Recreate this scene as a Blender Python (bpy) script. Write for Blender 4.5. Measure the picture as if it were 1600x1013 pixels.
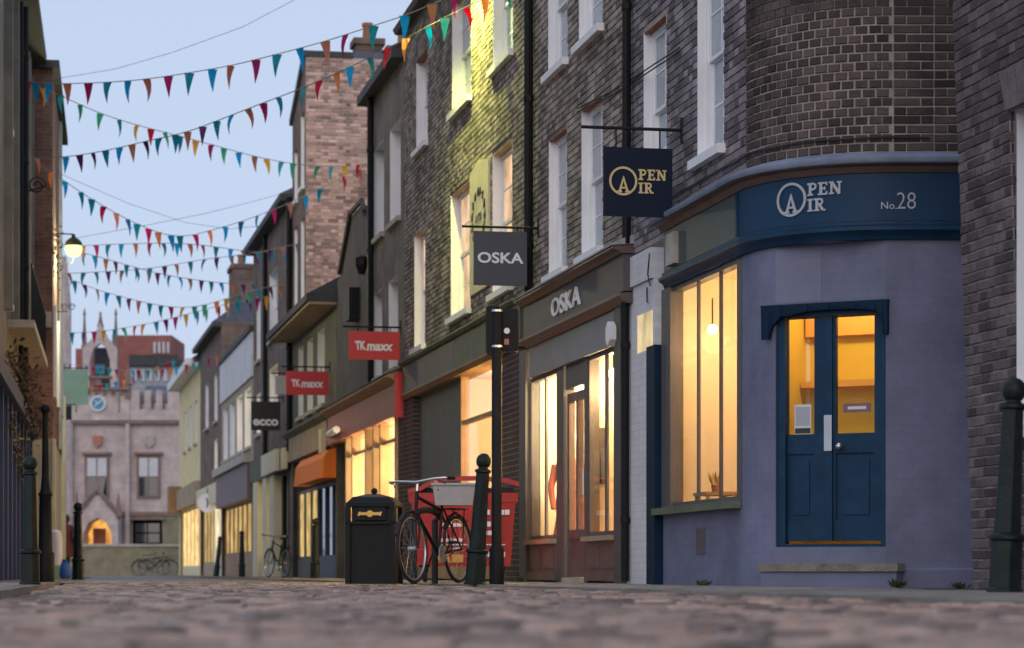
import bpy, bmesh, math, random
from mathutils import Vector, Matrix
random.seed(7)
rnd = random.uniform
for o in list(bpy.data.objects): bpy.data.objects.remove(o)
SC = bpy.context.scene
COL = SC.collection
# ------------------------------------------------------------------ camera
FPX, HY, CAMH = 3800.0, 895.0, 0.13          # focal length in photo pixels, horizon row, camera height
cd = bpy.data.cameras.new('camera'); cam = bpy.data.objects.new('camera', cd); COL.objects.link(cam)
cam.location = (0, 0, CAMH); cam.rotation_euler = (math.pi/2, 0, 0)
cd.sensor_width = 36; cd.lens = FPX/1600*36; cd.shift_y = (HY-506.5)/1600
cd.clip_start = .05; cd.clip_end = 2000
cd.dof.use_dof = True; cd.dof.focus_distance = 22.0; cd.dof.aperture_fstop = 2.8
SC.camera = cam
# ------------------------------------------------------------------ sky and afterglow
SUN_EL, SUN_AZ = math.radians(24), math.radians(188)   # azimuth clockwise from +Y: behind the camera
w = bpy.data.worlds.new('World'); SC.world = w; w.use_nodes = True
nt = w.node_tree; nt.nodes.clear()
sky = nt.nodes.new('ShaderNodeTexSky'); sky.sky_type = 'NISHITA'; sky.sun_disc = False
sky.sun_elevation = SUN_EL; sky.sun_rotation = SUN_AZ; sky.air_density = 1.0; sky.dust_density = 2.5; sky.ozone_density = 2.0
sc_ = nt.nodes.new('ShaderNodeVectorMath'); sc_.operation = 'SCALE'; sc_.inputs['Scale'].default_value = .055
veil = nt.nodes.new('ShaderNodeMix'); veil.data_type = 'RGBA'; veil.inputs['Factor'].default_value = .72
veil.inputs['B'].default_value = (.525, .615, .80, 1)          # even thin dusk cloud over the clear sky
bg = nt.nodes.new('ShaderNodeBackground'); bg.inputs['Strength'].default_value = 1.33
wo = nt.nodes.new('ShaderNodeOutputWorld')
nt.links.new(sky.outputs[0], sc_.inputs[0]); nt.links.new(sc_.outputs[0], veil.inputs['A'])
nt.links.new(veil.outputs['Result'], bg.inputs[0]); nt.links.new(bg.outputs[0], wo.inputs[0])
sd = bpy.data.lights.new('sun', 'SUN'); sd.energy = .7; sd.angle = math.radians(50); sd.color = (1, .84, .74)
so = bpy.data.objects.new('sun', sd); COL.objects.link(so)
sv = Vector((math.sin(SUN_AZ)*math.cos(SUN_EL), math.cos(SUN_AZ)*math.cos(SUN_EL), math.sin(SUN_EL)))
so.rotation_euler = (-sv).to_track_quat('-Z', 'Y').to_euler(); so.location = (0, -20, 20)
VS = SC.view_settings
VS.view_transform = 'Standard'; VS.look = 'None'; VS.gamma = 1; VS.use_curve_mapping = False; VS.exposure = 0.0
SC.render.engine = 'CYCLES'
SC.cycles.use_denoising = True; SC.cycles.max_bounces = 7; SC.cycles.sample_clamp_indirect = 4
# ------------------------------------------------------------------ frames: street walls as (u away, n out to the street, z up)
class Fr:
    def __init__(s, x0, y0, ux, uy, nx, ny):
        s.x0, s.y0, s.ux, s.uy, s.nx, s.ny = x0, y0, ux, uy, nx, ny
    def P(s, u, n, z): return Vector((s.x0+u*s.ux+n*s.nx, s.y0+u*s.uy+n*s.ny, z))
    def U(s, x, n=0):
        k = x-800; X = s.x0+n*s.nx; Y = s.y0+n*s.ny
        return (FPX*X-k*Y)/(k*s.uy-FPX*s.ux)
    def S(s, x, n=0): return FPX/s.P(s.U(x, n), n, 0).y
    def H(s, x, y, n=0): return (HY-y)/s.S(x, n)+CAMH
def wall_frame(vx, x, Y, side):
    t = (vx-800)/FPX; l = math.hypot(t, 1); ux, uy = t/l, 1/l
    return Fr((x-800)/FPX*Y, Y, ux, uy, *((-uy, ux) if side == 'r' else (uy, -ux)))
R = wall_frame(50, 1165, 21.01, 'r')
L = wall_frame(180, 43, 47.0, 'l')
END = Fr((85-800)/FPX*130, 130, 1, 0, 0, -1)
def W(x, y, Y): return Vector(((x-800)*Y/FPX, Y, (HY-y)*Y/FPX+CAMH))
# ------------------------------------------------------------------ materials
MATS = {}
def srgb(r, g, b): return tuple(((c/255)/12.92 if c/255 <= .04045 else ((c/255+.055)/1.055)**2.4) for c in (r, g, b))
def base(name):
    m = bpy.data.materials.new(name); m.use_nodes = True; n = m.node_tree.nodes; b = n['Principled BSDF']
    MATS[name] = m; return m, n, m.node_tree.links, b
def M(name, col, rough=.7, var=.18, scale=3., bump=.15, bscale=45., metal=0, isl=0., spec=.5, streak=0):
    m, n, l, b = base(name)
    b.inputs['Roughness'].default_value = rough; b.inputs['Metallic'].default_value = metal; b.inputs['Specular IOR Level'].default_value = spec
    geo = n.new('ShaderNodeNewGeometry')
    nz = n.new('ShaderNodeTexNoise'); nz.inputs['Scale'].default_value = scale; nz.inputs['Detail'].default_value = 6; nz.inputs['Roughness'].default_value = .65
    vec = geo.outputs['Position']
    if streak:
        mp = n.new('ShaderNodeMapping'); mp.inputs['Scale'].default_value = (1, 1, streak); l.new(vec, mp.inputs[0]); vec = mp.outputs[0]
    l.new(vec, nz.inputs['Vector'])
    f = nz.outputs['Fac']
    mr = n.new('ShaderNodeMapRange'); mr.inputs['From Min'].default_value = .3; mr.inputs['From Max'].default_value = .7
    mr.inputs['To Min'].default_value = 1-var; mr.inputs['To Max'].default_value = 1+var
    l.new(f, mr.inputs['Value']); fac = mr.outputs[0]
    if isl:
        oi = n.new('ShaderNodeObjectInfo'); ad = n.new('ShaderNodeMath'); ad.operation = 'ADD'
        l.new(oi.outputs['Random'], ad.inputs[0]); l.new(geo.outputs['Random Per Island'], ad.inputs[1])
        fr = n.new('ShaderNodeMath'); fr.operation = 'FRACT'; l.new(ad.outputs[0], fr.inputs[0])
        m2 = n.new('ShaderNodeMapRange'); m2.inputs['To Min'].default_value = 1-isl; m2.inputs['To Max'].default_value = 1+isl
        l.new(fr.outputs[0], m2.inputs['Value'])
        mu = n.new('ShaderNodeMath'); mu.operation = 'MULTIPLY'; l.new(fac, mu.inputs[0]); l.new(m2.outputs[0], mu.inputs[1]); fac = mu.outputs[0]
    sc = n.new('ShaderNodeVectorMath'); sc.operation = 'SCALE'; sc.inputs[0].default_value = col[:3]; l.new(fac, sc.inputs['Scale'])
    l.new(sc.outputs[0], b.inputs['Base Color'])
    if bump:
        n2 = n.new('ShaderNodeTexNoise'); n2.inputs['Scale'].default_value = bscale; n2.inputs['Detail'].default_value = 4; l.new(geo.outputs['Position'], n2.inputs['Vector'])
        bp = n.new('ShaderNodeBump'); bp.inputs['Strength'].default_value = bump; bp.inputs['Distance'].default_value = .02
        l.new(n2.outputs['Fac'], bp.inputs['Height']); l.new(bp.outputs[0], b.inputs['Normal'])
    return m
def MB_brick(name, c1, c2, mortar, fr, axis='u', bw=.225, bh=.075, dirt=.5, bump=.5):
    """brick courses for walls too far away to build brick by brick"""
    m, n, l, b = base(name); b.inputs['Roughness'].default_value = .9; b.inputs['Specular IOR Level'].default_value = .2
    geo = n.new('ShaderNodeNewGeometry'); dv = (fr.ux, fr.uy, 0) if axis == 'u' else (fr.nx, fr.ny, 0)
    dot = n.new('ShaderNodeVectorMath'); dot.operation = 'DOT_PRODUCT'; dot.inputs[1].default_value = dv; l.new(geo.outputs['Position'], dot.inputs[0])
    sx = n.new('ShaderNodeSeparateXYZ'); l.new(geo.outputs['Position'], sx.inputs[0])
    cx = n.new('ShaderNodeCombineXYZ'); l.new(dot.outputs['Value'], cx.inputs[0]); l.new(sx.outputs['Z'], cx.inputs[1])
    bt = n.new('ShaderNodeTexBrick'); bt.inputs['Scale'].default_value = 1; bt.inputs['Brick Width'].default_value = bw; bt.inputs['Row Height'].default_value = bh
    bt.inputs['Mortar Size'].default_value = .008; bt.inputs['Mortar Smooth'].default_value = .3; bt.inputs['Bias'].default_value = -.1
    bt.inputs['Color1'].default_value = (*c1, 1); bt.inputs['Color2'].default_value = (*c2, 1); bt.inputs['Mortar'].default_value = (*mortar, 1)
    l.new(cx.outputs[0], bt.inputs['Vector'])
    nz = n.new('ShaderNodeTexNoise'); nz.inputs['Scale'].default_value = 1.3; nz.inputs['Detail'].default_value = 8; nz.inputs['Roughness'].default_value = .7; l.new(geo.outputs['Position'], nz.inputs['Vector'])
    mr = n.new('ShaderNodeMapRange'); mr.inputs['From Min'].default_value = .3; mr.inputs['From Max'].default_value = .7; mr.inputs['To Min'].default_value = 1-dirt; mr.inputs['To Max'].default_value = 1+dirt*.6
    l.new(nz.outputs['Fac'], mr.inputs['Value'])
    sc = n.new('ShaderNodeVectorMath'); sc.operation = 'SCALE'; l.new(bt.outputs['Color'], sc.inputs[0]); l.new(mr.outputs[0], sc.inputs['Scale']); l.new(sc.outputs[0], b.inputs['Base Color'])
    bp = n.new('ShaderNodeBump'); bp.inputs['Strength'].default_value = bump; bp.inputs['Distance'].default_value = .012; bp.invert = True
    l.new(bt.outputs['Fac'], bp.inputs['Height']); l.new(bp.outputs[0], b.inputs['Normal'])
    return m
def glass(name, tint=(1, 1, 1), refl=.12):
    m = bpy.data.materials.new(name); m.use_nodes = True; n = m.node_tree.nodes; l = m.node_tree.links; n.clear()
    t = n.new('ShaderNodeBsdfTransparent'); t.inputs[0].default_value = (*tint, 1)
    g = n.new('ShaderNodeBsdfGlossy'); g.inputs['Roughness'].default_value = .02
    fr = n.new('ShaderNodeFresnel'); fr.inputs[0].default_value = 1.45
    mp = n.new('ShaderNodeMath'); mp.operation = 'MULTIPLY'; mp.inputs[1].default_value = .3; l.new(fr.outputs[0], mp.inputs[0])
    mx = n.new('ShaderNodeMixShader'); l.new(mp.outputs[0], mx.inputs[0]); l.new(t.outputs[0], mx.inputs[1]); l.new(g.outputs[0], mx.inputs[2])
    o = n.new('ShaderNodeOutputMaterial'); l.new(mx.outputs[0], o.inputs[0]); MATS[name] = m; return m
def glow(name, col, strength, var=.45, scale=2.2):
    m = bpy.data.materials.new(name); m.use_nodes = True; n = m.node_tree.nodes; l = m.node_tree.links; n.clear()
    e = n.new('ShaderNodeEmission'); e.inputs['Strength'].default_value = strength
    geo = n.new('ShaderNodeNewGeometry'); nz = n.new('ShaderNodeTexNoise'); nz.inputs['Scale'].default_value = scale; l.new(geo.outputs['Position'], nz.inputs['Vector'])
    mr = n.new('ShaderNodeMapRange'); mr.inputs['From Min'].default_value = .3; mr.inputs['From Max'].default_value = .7; mr.inputs['To Min'].default_value = 1-var; mr.inputs['To Max'].default_value = 1+var; l.new(nz.outputs['Fac'], mr.inputs['Value'])
    sc = n.new('ShaderNodeVectorMath'); sc.operation = 'SCALE'; sc.inputs[0].default_value = col; l.new(mr.outputs[0], sc.inputs['Scale']); l.new(sc.outputs[0], e.inputs[0])
    o = n.new('ShaderNodeOutputMaterial'); l.new(e.outputs[0], o.inputs[0]); MATS[name] = m; return m
def cloth(name, col):
    m, n, l, b = base(name); b.inputs['Base Color'].default_value = (*col, 1); b.inputs['Roughness'].default_value = .85
    t = n.new('ShaderNodeBsdfTranslucent'); t.inputs[0].default_value = (*col, 1)
    mx = n.new('ShaderNodeMixShader'); mx.inputs[0].default_value = .6
    l.new(b.outputs[0], mx.inputs[1]); l.new(t.outputs[0], mx.inputs[2]); l.new(mx.outputs[0], n['Material Output'].inputs[0]); return m
M('brick', (.080, .062, .058), .9, .4, 2.2, .5, 50, isl=.38, spec=.2)
M('brick_cool', (.195, .172, .183), .9, .4, 1.6, .45, 50, isl=.5, spec=.2)
M('brick_soot', (.255, .222, .195), .9, .45, 1.3, .35, 60, isl=.5, spec=.2)
M('brick_pink', (.50, .33, .275), .9, .3, 2.2, .3, 50, isl=.5, spec=.2)
M('brick_grey', (.12, .098, .098), .92, .4, 3, .6, 45, isl=.42, spec=.2)
M('mortar_pink', (.50, .44, .41), .95, .2, 4, .3, 90, spec=.2)
M('grey_stained', (.20, .178, .160), .95, .4, 1.4, .5, 14, spec=.2)
M('mortar', (.34, .29, .26), .95, .3, 5, .3, 90, spec=.2)
M('mortar_soot', (.19, .165, .145), .95, .35, 3, .3, 90, spec=.2)
M('mortar_pale', (.27, .23, .225), .95, .3, 4, .3, 90, spec=.2)
MB_brick('far_brick', (.22, .15, .12), (.145, .11, .095), (.24, .2, .17), R)
MB_brick('far_brick_warm', (.26, .15, .10), (.17, .10, .075), (.25, .2, .16), L, 'n')
MB_brick('left_brick', (.30, .15, .10), (.20, .10, .08), (.26, .2, .16), L, 'n')
MB_brick('pier_brick', (.085, .055, .055), (.06, .042, .045), (.20, .16, .15), R, bw=.225, dirt=.25)
MB_brick('lilac', (.172, .182, .268), (.166, .176, .26), (.163, .172, .255), Fr(0, 0, .86, -.5, 0, 0), dirt=.32, bump=.13)
MATS['lilac'].node_tree.nodes['Principled BSDF'].inputs['Roughness'].default_value = .7
M('navy', (.006, .036, .082), .5, .28, 4, .05, 20, spec=.25)
M('navy_dark', (.004, .020, .045), .6, .2, 4, .05, 20, spec=.15)
MB_brick('lilac_patch', (.205, .215, .30), (.2, .21, .29), (.195, .205, .285), Fr(0, 0, .86, -.5, 0, 0), dirt=.2, bump=.1)
M('navy_sign', (.005, .012, .030), .6, .06, 3, .02, 20, spec=.2)
M('fascia_blue', (.008, .040, .092), .55, .12, 2, .05, 20, spec=.25)
M('fascia_green', (.05, .075, .075), .5, .12, 2, .05, 20)
M('cornice_grey', (.20, .24, .33), .7, .2, 3, .2, 30)
M('white_paint', (.80, .80, .82), .6, .06, 3, .08, 40)
MB_brick('white_wall', (.70, .69, .71), (.66, .65, .67), (.62, .61, .63), R, dirt=.14, bump=.3)
M('stone', (.42, .38, .33), .85, .2, 4, .3, 40)
M('step_stone', (.20, .18, .15), .9, .35, 6, .5, 40)
M('oska_grey', (.085, .080, .082), .55, .12, 2, .06, 25)
M('oska_frieze', (.22, .235, .24), .6, .1, 2, .05, 25)
M('oska_brown', (.13, .085, .075), .5, .2, 3, .1, 25)
M('lead', (.33, .34, .37), .7, .25, 4, .3, 30)
M('sign_grey', (.055, .060, .075), .5, .06, 3, .02, 20)
M('sign_red', (.55, .03, .035), .45, .06, 3, .02, 20)
M('sign_black', (.012, .014, .018), .5, .06, 3, .02, 20)
M('sign_green', (.22, .36, .27), .6, .12, 3, .05, 20)
M('sign_white', (.68, .68, .74), .5, .05, 3, .02, 20)
M('letter_white', (.78, .78, .80), .5, .04, 3, 0)
M('letter_gold', (.62, .50, .24), .4, .06, 3, 0)
M('letter_silver', (.42, .44, .48), .45, .05, 3, 0)
M('iron', (.009, .010, .011), .55, .25, 8, .1, 40, spec=.2)
M('iron_green', (.008, .015, .014), .5, .4, 8, .2, 40, spec=.25)
M('gold', (.5, .30, .08), .35, .1, 3, 0, metal=.7)
M('bin_red', (.36, .016, .014), .42, .14, 3, .06, 12)
M('rubber', (.018, .018, .019), .8, .2, 6, .1, 40)
M('chrome', (.55, .55, .55), .3, .1, 5, 0, metal=.9)
M('crate', (.40, .40, .41), .6, .1, 6, .1, 30)
M('card', (.42, .30, .18), .85, .15, 6, .1, 30)
M('slate', (.085, .10, .14), .6, .25, 5, .3, 20)
M('roof_dark', (.05, .05, .055), .75, .3, 5, .3, 20)
M('soot_render', (.085, .080, .080), .9, .3, 2, .3, 20)
M('room_orange', (.85, .43, .07), .8, .06, 2, 0)
M('terracotta', (.32, .13, .08), .85, .2, 5, .2, 30)
M('salmon', (.42, .17, .125), .6, .1, 1.5, .06, 20)
M('tan_render', (.36, .28, .18), .8, .2, 2, .2, 25)
M('orange_canvas', (.75, .20, .02), .75, .08, 3, .05, 20)
M('cream_lamplit', (.74, .63, .34), .8, .16, 2, .15, 25)  # cream render with yellow lamp light mixed into its base colour
M('cream', (.66, .59, .40), .75, .12, 2, .15, 25)
M('cream_stone', (.21, .195, .165), .85, .25, 2.5, .25, 25)
M('green_render', (.11, .112, .085), .85, .3, 2, .3, 25)
M('maroon_grey', (.16, .11, .105), .6, .1, 2, .05, 20)
M('oak', (.26, .14, .055), .55, .25, 2.5, .1, 20)
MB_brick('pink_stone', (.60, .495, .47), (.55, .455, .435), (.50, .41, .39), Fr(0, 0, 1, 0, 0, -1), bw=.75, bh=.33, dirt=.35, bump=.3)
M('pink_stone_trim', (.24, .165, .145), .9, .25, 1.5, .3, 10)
M('wall_stone', (.24, .215, .14), .92, .3, 2.2, .5, 9)
M('red_brick_far', (.30, .11, .09), .9, .2, 1.5, .1, 10)
M('clock_blue', (.06, .27, .42), .5, .05, 3, 0)
M('shop_blue', (.03, .05, .13), .5, .15, 3, .05, 20)
M('panel_grey', (.13, .14, .13), .7, .15, 3, .1, 25)
M('olive_trim', (.10, .13, .08), .6, .3, 3, .1, 25)
M('leaf_brown', (.11, .07, .045), .9, .4, 9, 0, isl=.5)
M('leaf_green', (.04, .075, .025), .8, .4, 9, 0, isl=.5)
M('leaf_gold', (.36, .24, .09), .9, .4, 9, 0, isl=.5)
M('room_cream', (.80, .72, .55), .9, .05, 2, 0)
M('room_yellow', (.80, .55, .045), .9, .05, 2, 0)
M('room_wood', (.40, .26, .13), .7, .25, 3, .05, 20)
M('coat', (.06, .05, .055), .9, .2, 5, .1, 40)
M('dress', (.30, .07, .06), .9, .2, 5, .1, 40)
M('skin', (.45, .27, .19), .6, .08, 5, 0)
M('dark_glass', (.02, .025, .032), .06, .2, 1.5, 0, spec=.8)
M('pale_glass', (.30, .36, .42), .12, .2, 1.5, 0, spec=.8)
M('blind', (.62, .62, .64), .8, .1, 3, .05, 30)
M('asphalt_joint', (.035, .030, .027), .95, .3, 6, .5, 60)
M('sett', (.265, .178, .138), .40, .38, 3.5, .9, 40, isl=.66, spec=.42)
M('flag', (.24, .215, .195), .8, .2, 3, .3, 40, isl=.2)
M('kerb', (.22, .20, .18), .8, .2, 4, .3, 40, isl=.15)
M('jute', (.30, .27, .24), .9, .1, 5, 0)
M('cable', (.02, .02, .022), .7, .1, 5, 0)
M('blue_bag', (.02, .12, .42), .5, .2, 5, .1, 12)
M('poster', (.72, .70, .66), .7, .05, 3, 0)
M('plaque_violet', (.20, .10, .13), .6, .1, 5, 0)
glass('pane_glass')
glow('lit_warm', (1, .66, .27), 1.25)
glow('lit_pale', (1, .80, .45), 1.1)
glow('lit_dim', (.9, .62, .24), .7)
glow('pier_patch_glow', (.95, .74, .42), .72)  # emission imitating warm light cast on the white pier
glow('lit_amber', (1, .45, .10), .9)
glow('lit_peach', (1, .66, .40), .85)
glow('bulb', (1, .86, .62), 9, 0)
glow('globe', (.80, 1, .38), 1.9, 0)
for k, c in dict(teal=(.01, .30, .40), blue=(.005, .38, .68), rust=(.50, .25, .17), maroon=(.42, .02, .17), green=(.08, .45, .28), aqua=(.06, .38, .40), yellow=(.70, .42, .08), red=(.48, .02, .07), orange=(.68, .30, .12), violet=(.18, .05, .19)).items():
    cloth('cloth_'+k, tuple(min(.85, q*1.35) for q in c))
# ------------------------------------------------------------------ mesh collector
def root(o):
    while o.parent: o = o.parent
    return o
class MB:
    def __init__(s): s.v = []; s.f = []
    def add(s, vs, fs):
        o = len(s.v); s.v += [tuple(v) for v in vs]; s.f += [tuple(i+o for i in f) for f in fs]; return s
    def hexa(s, p): return s.add(p, [(0, 3, 2, 1), (4, 5, 6, 7), (0, 1, 5, 4), (1, 2, 6, 5), (2, 3, 7, 6), (3, 0, 4, 7)])
    def box(s, fr, u0, u1, n0, n1, z0, z1):
        P = fr.P; return s.hexa([P(u0, n0, z0), P(u1, n0, z0), P(u1, n1, z0), P(u0, n1, z0), P(u0, n0, z1), P(u1, n0, z1), P(u1, n1, z1), P(u0, n1, z1)])
    def wbox(s, x0, x1, y0, y1, z0, z1): return s.hexa([(x0, y0, z0), (x1, y0, z0), (x1, y1, z0), (x0, y1, z0), (x0, y0, z1), (x1, y0, z1), (x1, y1, z1), (x0, y1, z1)])
    def quad(s, a, b, c, d): return s.add([a, b, c, d], [(0, 1, 2, 3)])
    def prism(s, pts, vec):
        n = len(pts); vec = Vector(vec); a = [Vector(p) for p in pts]; b = [p+vec for p in a]
        return s.add(a+b, [tuple(range(n))[::-1], tuple(range(n, 2*n))]+[(i, (i+1) % n, n+(i+1) % n, n+i) for i in range(n)])
    def tube(s, pts, r, seg=8, closed=False):
        pts = [Vector(p) for p in pts]; n = len(pts); rs = r if isinstance(r, (list, tuple)) else [r]*n
        rings = []; ref = None
        for i, p in enumerate(pts):
            if closed: d = pts[(i+1) % n]-pts[i-1]
            else: d = pts[min(i+1, n-1)]-pts[max(i-1, 0)]
            d.normalize()
            if ref is None: ref = Vector((0, 0, 1)) if abs(d.z) < .9 else Vector((1, 0, 0))
            a = (ref-d*ref.dot(d)); a.normalize(); ref = a; b = d.cross(a)
            rings.append([p+(a*math.cos(t)+b*math.sin(t))*rs[i] for t in [2*math.pi*k/seg for k in range(seg)]])
        fs = []
        for i in range(n if closed else n-1):
            for k in range(seg):
                j = (i+1) % n; fs.append((i*seg+k, i*seg+(k+1) % seg, j*seg+(k+1) % seg, j*seg+k))
        if not closed: fs += [tuple(range(seg))[::-1], tuple((n-1)*seg+k for k in range(seg))]
        return s.add([v for q in rings for v in q], fs)
    def lathe(s, c, prof, seg=16, rot=None):
        c = Vector(c); vs = []; fs = []
        for r, z in prof:
            for k in range(seg):
                t = 2*math.pi*(k+.5)/seg; p = Vector((r*math.cos(t), r*math.sin(t), z))
                vs.append(c+(rot @ p if rot else p))
        for i in range(len(prof)-1):
            for k in range(seg): fs.append((i*seg+k, i*seg+(k+1) % seg, (i+1)*seg+(k+1) % seg, (i+1)*seg+k))
        fs += [tuple(range(seg))[::-1], tuple((len(prof)-1)*seg+k for k in range(seg))]
        return s.add(vs, fs)
    def ball(s, c, r, seg=12, ring=8, sx=1, sy=1, sz=1):
        return s.add([(c[0]+v[0]*sx, c[1]+v[1]*sy, c[2]+v[2]*sz) for v in MB().lathe((0, 0, 0), [(max(r*math.sin(math.pi*i/ring), .0004), -r*math.cos(math.pi*i/ring)) for i in range(ring+1)], seg).v],
                     MB().lathe((0, 0, 0), [(1, i) for i in range(ring+1)], seg).f)
    def build(s, name, mat, parent=None, smooth=False, local=False, recalc=True, kind=None):
        off = Vector((0, 0, 0)) if (local or parent is None) else root(parent).location
        me = bpy.data.meshes.new(name); me.from_pydata([(v[0]-off[0], v[1]-off[1], v[2]-off[2]) for v in s.v], [], s.f)
        if recalc:
            bm = bmesh.new(); bm.from_mesh(me); bmesh.ops.recalc_face_normals(bm, faces=bm.faces); bm.to_mesh(me); bm.free()
        if smooth:
            me.polygons.foreach_set('use_smooth', [True]*len(me.polygons))
            try: me.set_sharp_from_angle(angle=math.radians(40))
            except Exception: pass
        me.materials.append(MATS[mat]); me.update()
        o = bpy.data.objects.new(name, me); COL.objects.link(o); o.parent = parent
        if kind: o['kind'] = kind
        return o
def tag(o, label, cat, group=None, kind=None):
    if label: o['label'] = label
    if cat: o['category'] = cat
    if group: o['group'] = group
    if kind: o['kind'] = kind
    return o
def T(name, label, cat, loc=(0, 0, 0), group=None, rz=0):
    o = bpy.data.objects.new(name, None); COL.objects.link(o); o.location = Vector(loc); o.rotation_euler[2] = rz; o.empty_display_size = .1
    return tag(o, label, cat, group)
def copy_tree(o, parent=None):
    c = o.copy(); COL.objects.link(c); c.parent = parent
    for ch in o.children: copy_tree(ch, c)
    return c
def struct(o): o['kind'] = 'structure'; return o
def lamp(name, loc, watts, col, parent, size=.25):
    d = bpy.data.lights.new(name, 'POINT'); d.energy = watts; d.color = col; d.shadow_soft_size = size
    o = bpy.data.objects.new(name, d); COL.objects.link(o); o.location = Vector(loc)-root(parent).location; o.parent = parent; return o
# ------------------------------------------------------------------ lettering
SLAB = {'I': (.46, [([(.23, 0), (.23, 1)], .22), ([(0, .065), (.46, .065)], .13), ([(0, .935), (.46, .935)], .13)]),
 'P': (.78, [([(.23, 0), (.23, 1)], .22), ([(0, .065), (.46, .065)], .13), ([(0, .935), (.5, .935), (.63, .86), (.68, .72), (.63, .57), (.5, .49), (.23, .49)], .15)]),
 'R': (.92, [([(.23, 0), (.23, 1)], .22), ([(0, .065), (.44, .065)], .13), ([(0, .935), (.5, .935), (.63, .87), (.67, .74), (.63, .6), (.5, .53), (.23, .53)], .15), ([(.45, .5), (.72, .05)], .2), ([(.62, .065), (.92, .065)], .13)]),
 'E': (.78, [([(.23, 0), (.23, 1)], .22), ([(0, .935), (.74, .935)], .13), ([(0, .065), (.74, .065)], .13), ([(.23, .5), (.54, .5)], .13), ([(.68, .99), (.68, .74)], .12), ([(.68, .01), (.68, .28)], .12), ([(.54, .64), (.54, .36)], .1)]),
 'N': (1., [([(.2, 0), (.2, 1)], .15), ([(.8, 0), (.8, 1)], .15), ([(.2, .98), (.8, .02)], .22), ([(0, .065), (.4, .065)], .12), ([(0, .935), (.3, .935)], .12), ([(.6, .935), (1, .935)], .12)]),
 'A': (1., [([(.2, .02), (.5, 1), (.8, .02)], .17), ([(.3, .33), (.7, .33)], .12), ([(.02, .065), (.38, .065)], .13), ([(.62, .065), (.98, .065)], .13)])}
def stroke(mb, pts, wd, F, d):
    """thick polyline in the x-y plane; F(x, y, depth) maps to the world"""
    n = len(pts); Lf = []; Rt = []
    for i in range(n):
        a = pts[max(i-1, 0)]; b = pts[min(i+1, n-1)]; dx, dy = b[0]-a[0], b[1]-a[1]; q = math.hypot(dx, dy) or 1
        k = wd/2
        if 0 < i < n-1:
            e = (pts[i][0]-pts[i-1][0], pts[i][1]-pts[i-1][1]); le = math.hypot(*e) or 1
            k = min(wd, wd/2/max(.35, (e[0]*dx+e[1]*dy)/(le*q)))
        Lf.append((pts[i][0]-dy/q*k, pts[i][1]+dx/q*k)); Rt.append((pts[i][0]+dy/q*k, pts[i][1]-dx/q*k))
    for i in range(n-1):
        c = [Lf[i], Rt[i], Rt[i+1], Lf[i+1]]
        mb.hexa([F(x, y, 0) for x, y in c]+[F(x, y, d) for x, y in c])
def slab_word(mb, word, x, y, h, F, d, gap=.08):
    k = 0
    for ch in word:
        wd, st = SLAB[ch]
        for pts, t in st:
            k += 1; stroke(mb, [(x+a*h, y+b*h) for a, b in pts], t*h, F, d+(k % 4)*.0007)
        x += (wd+gap)*h
    return x
def ring(mb, cx, cy, r, t, F, d, seg=28):
    for i in range(seg):
        a, b = 2*math.pi*i/seg, 2*math.pi*(i+1)/seg
        c = [(cx+math.cos(q)*rr, cy+math.sin(q)*rr) for q, rr in ((a, r-t), (a, r), (b, r), (b, r-t))]
        mb.hexa([F(x, y, 0) for x, y in c]+[F(x, y, d) for x, y in c])
def open_air(mb, x, y, h, F, d):
    """the OPEN / AIR mark: ring with an A inside standing for both first letters; x,y = lower left, h = ring height"""
    ring(mb, x+h/2, y+h/2, h/2, h*.075, F, d)
    slab_word(mb, 'A', x+h*.26, y+h*.1, h*.5, F, d+.002)
    slab_word(mb, 'PEN', x+h*1.04, y+h*.55, h*.37, F, d); slab_word(mb, 'IR', x+h*1.04, y+h*.09, h*.37, F, d)
def text(mb, s, size, F, d, bold=.0, width=None, shear=0):
    cu = bpy.data.curves.new('t', 'FONT'); cu.body = s; cu.size = size; cu.offset = bold; cu.extrude = .5; cu.resolution_u = 4; cu.shear = shear
    o = bpy.data.objects.new('t', cu); COL.objects.link(o); dg = bpy.context.evaluated_depsgraph_get(); dg.update()
    me = bpy.data.meshes.new_from_object(o.evaluated_get(dg)); bpy.data.objects.remove(o); bpy.data.curves.remove(cu)
    xs = [v.co.x for v in me.vertices]; x0 = min(xs); k = (width/(max(xs)-x0)) if width else 1
    mb.add([F((v.co.x-x0)*k, v.co.y, d if v.co.z > 0 else 0) for v in me.vertices], [tuple(p.vertices) for p in me.polygons]); bpy.data.meshes.remove(me)
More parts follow.
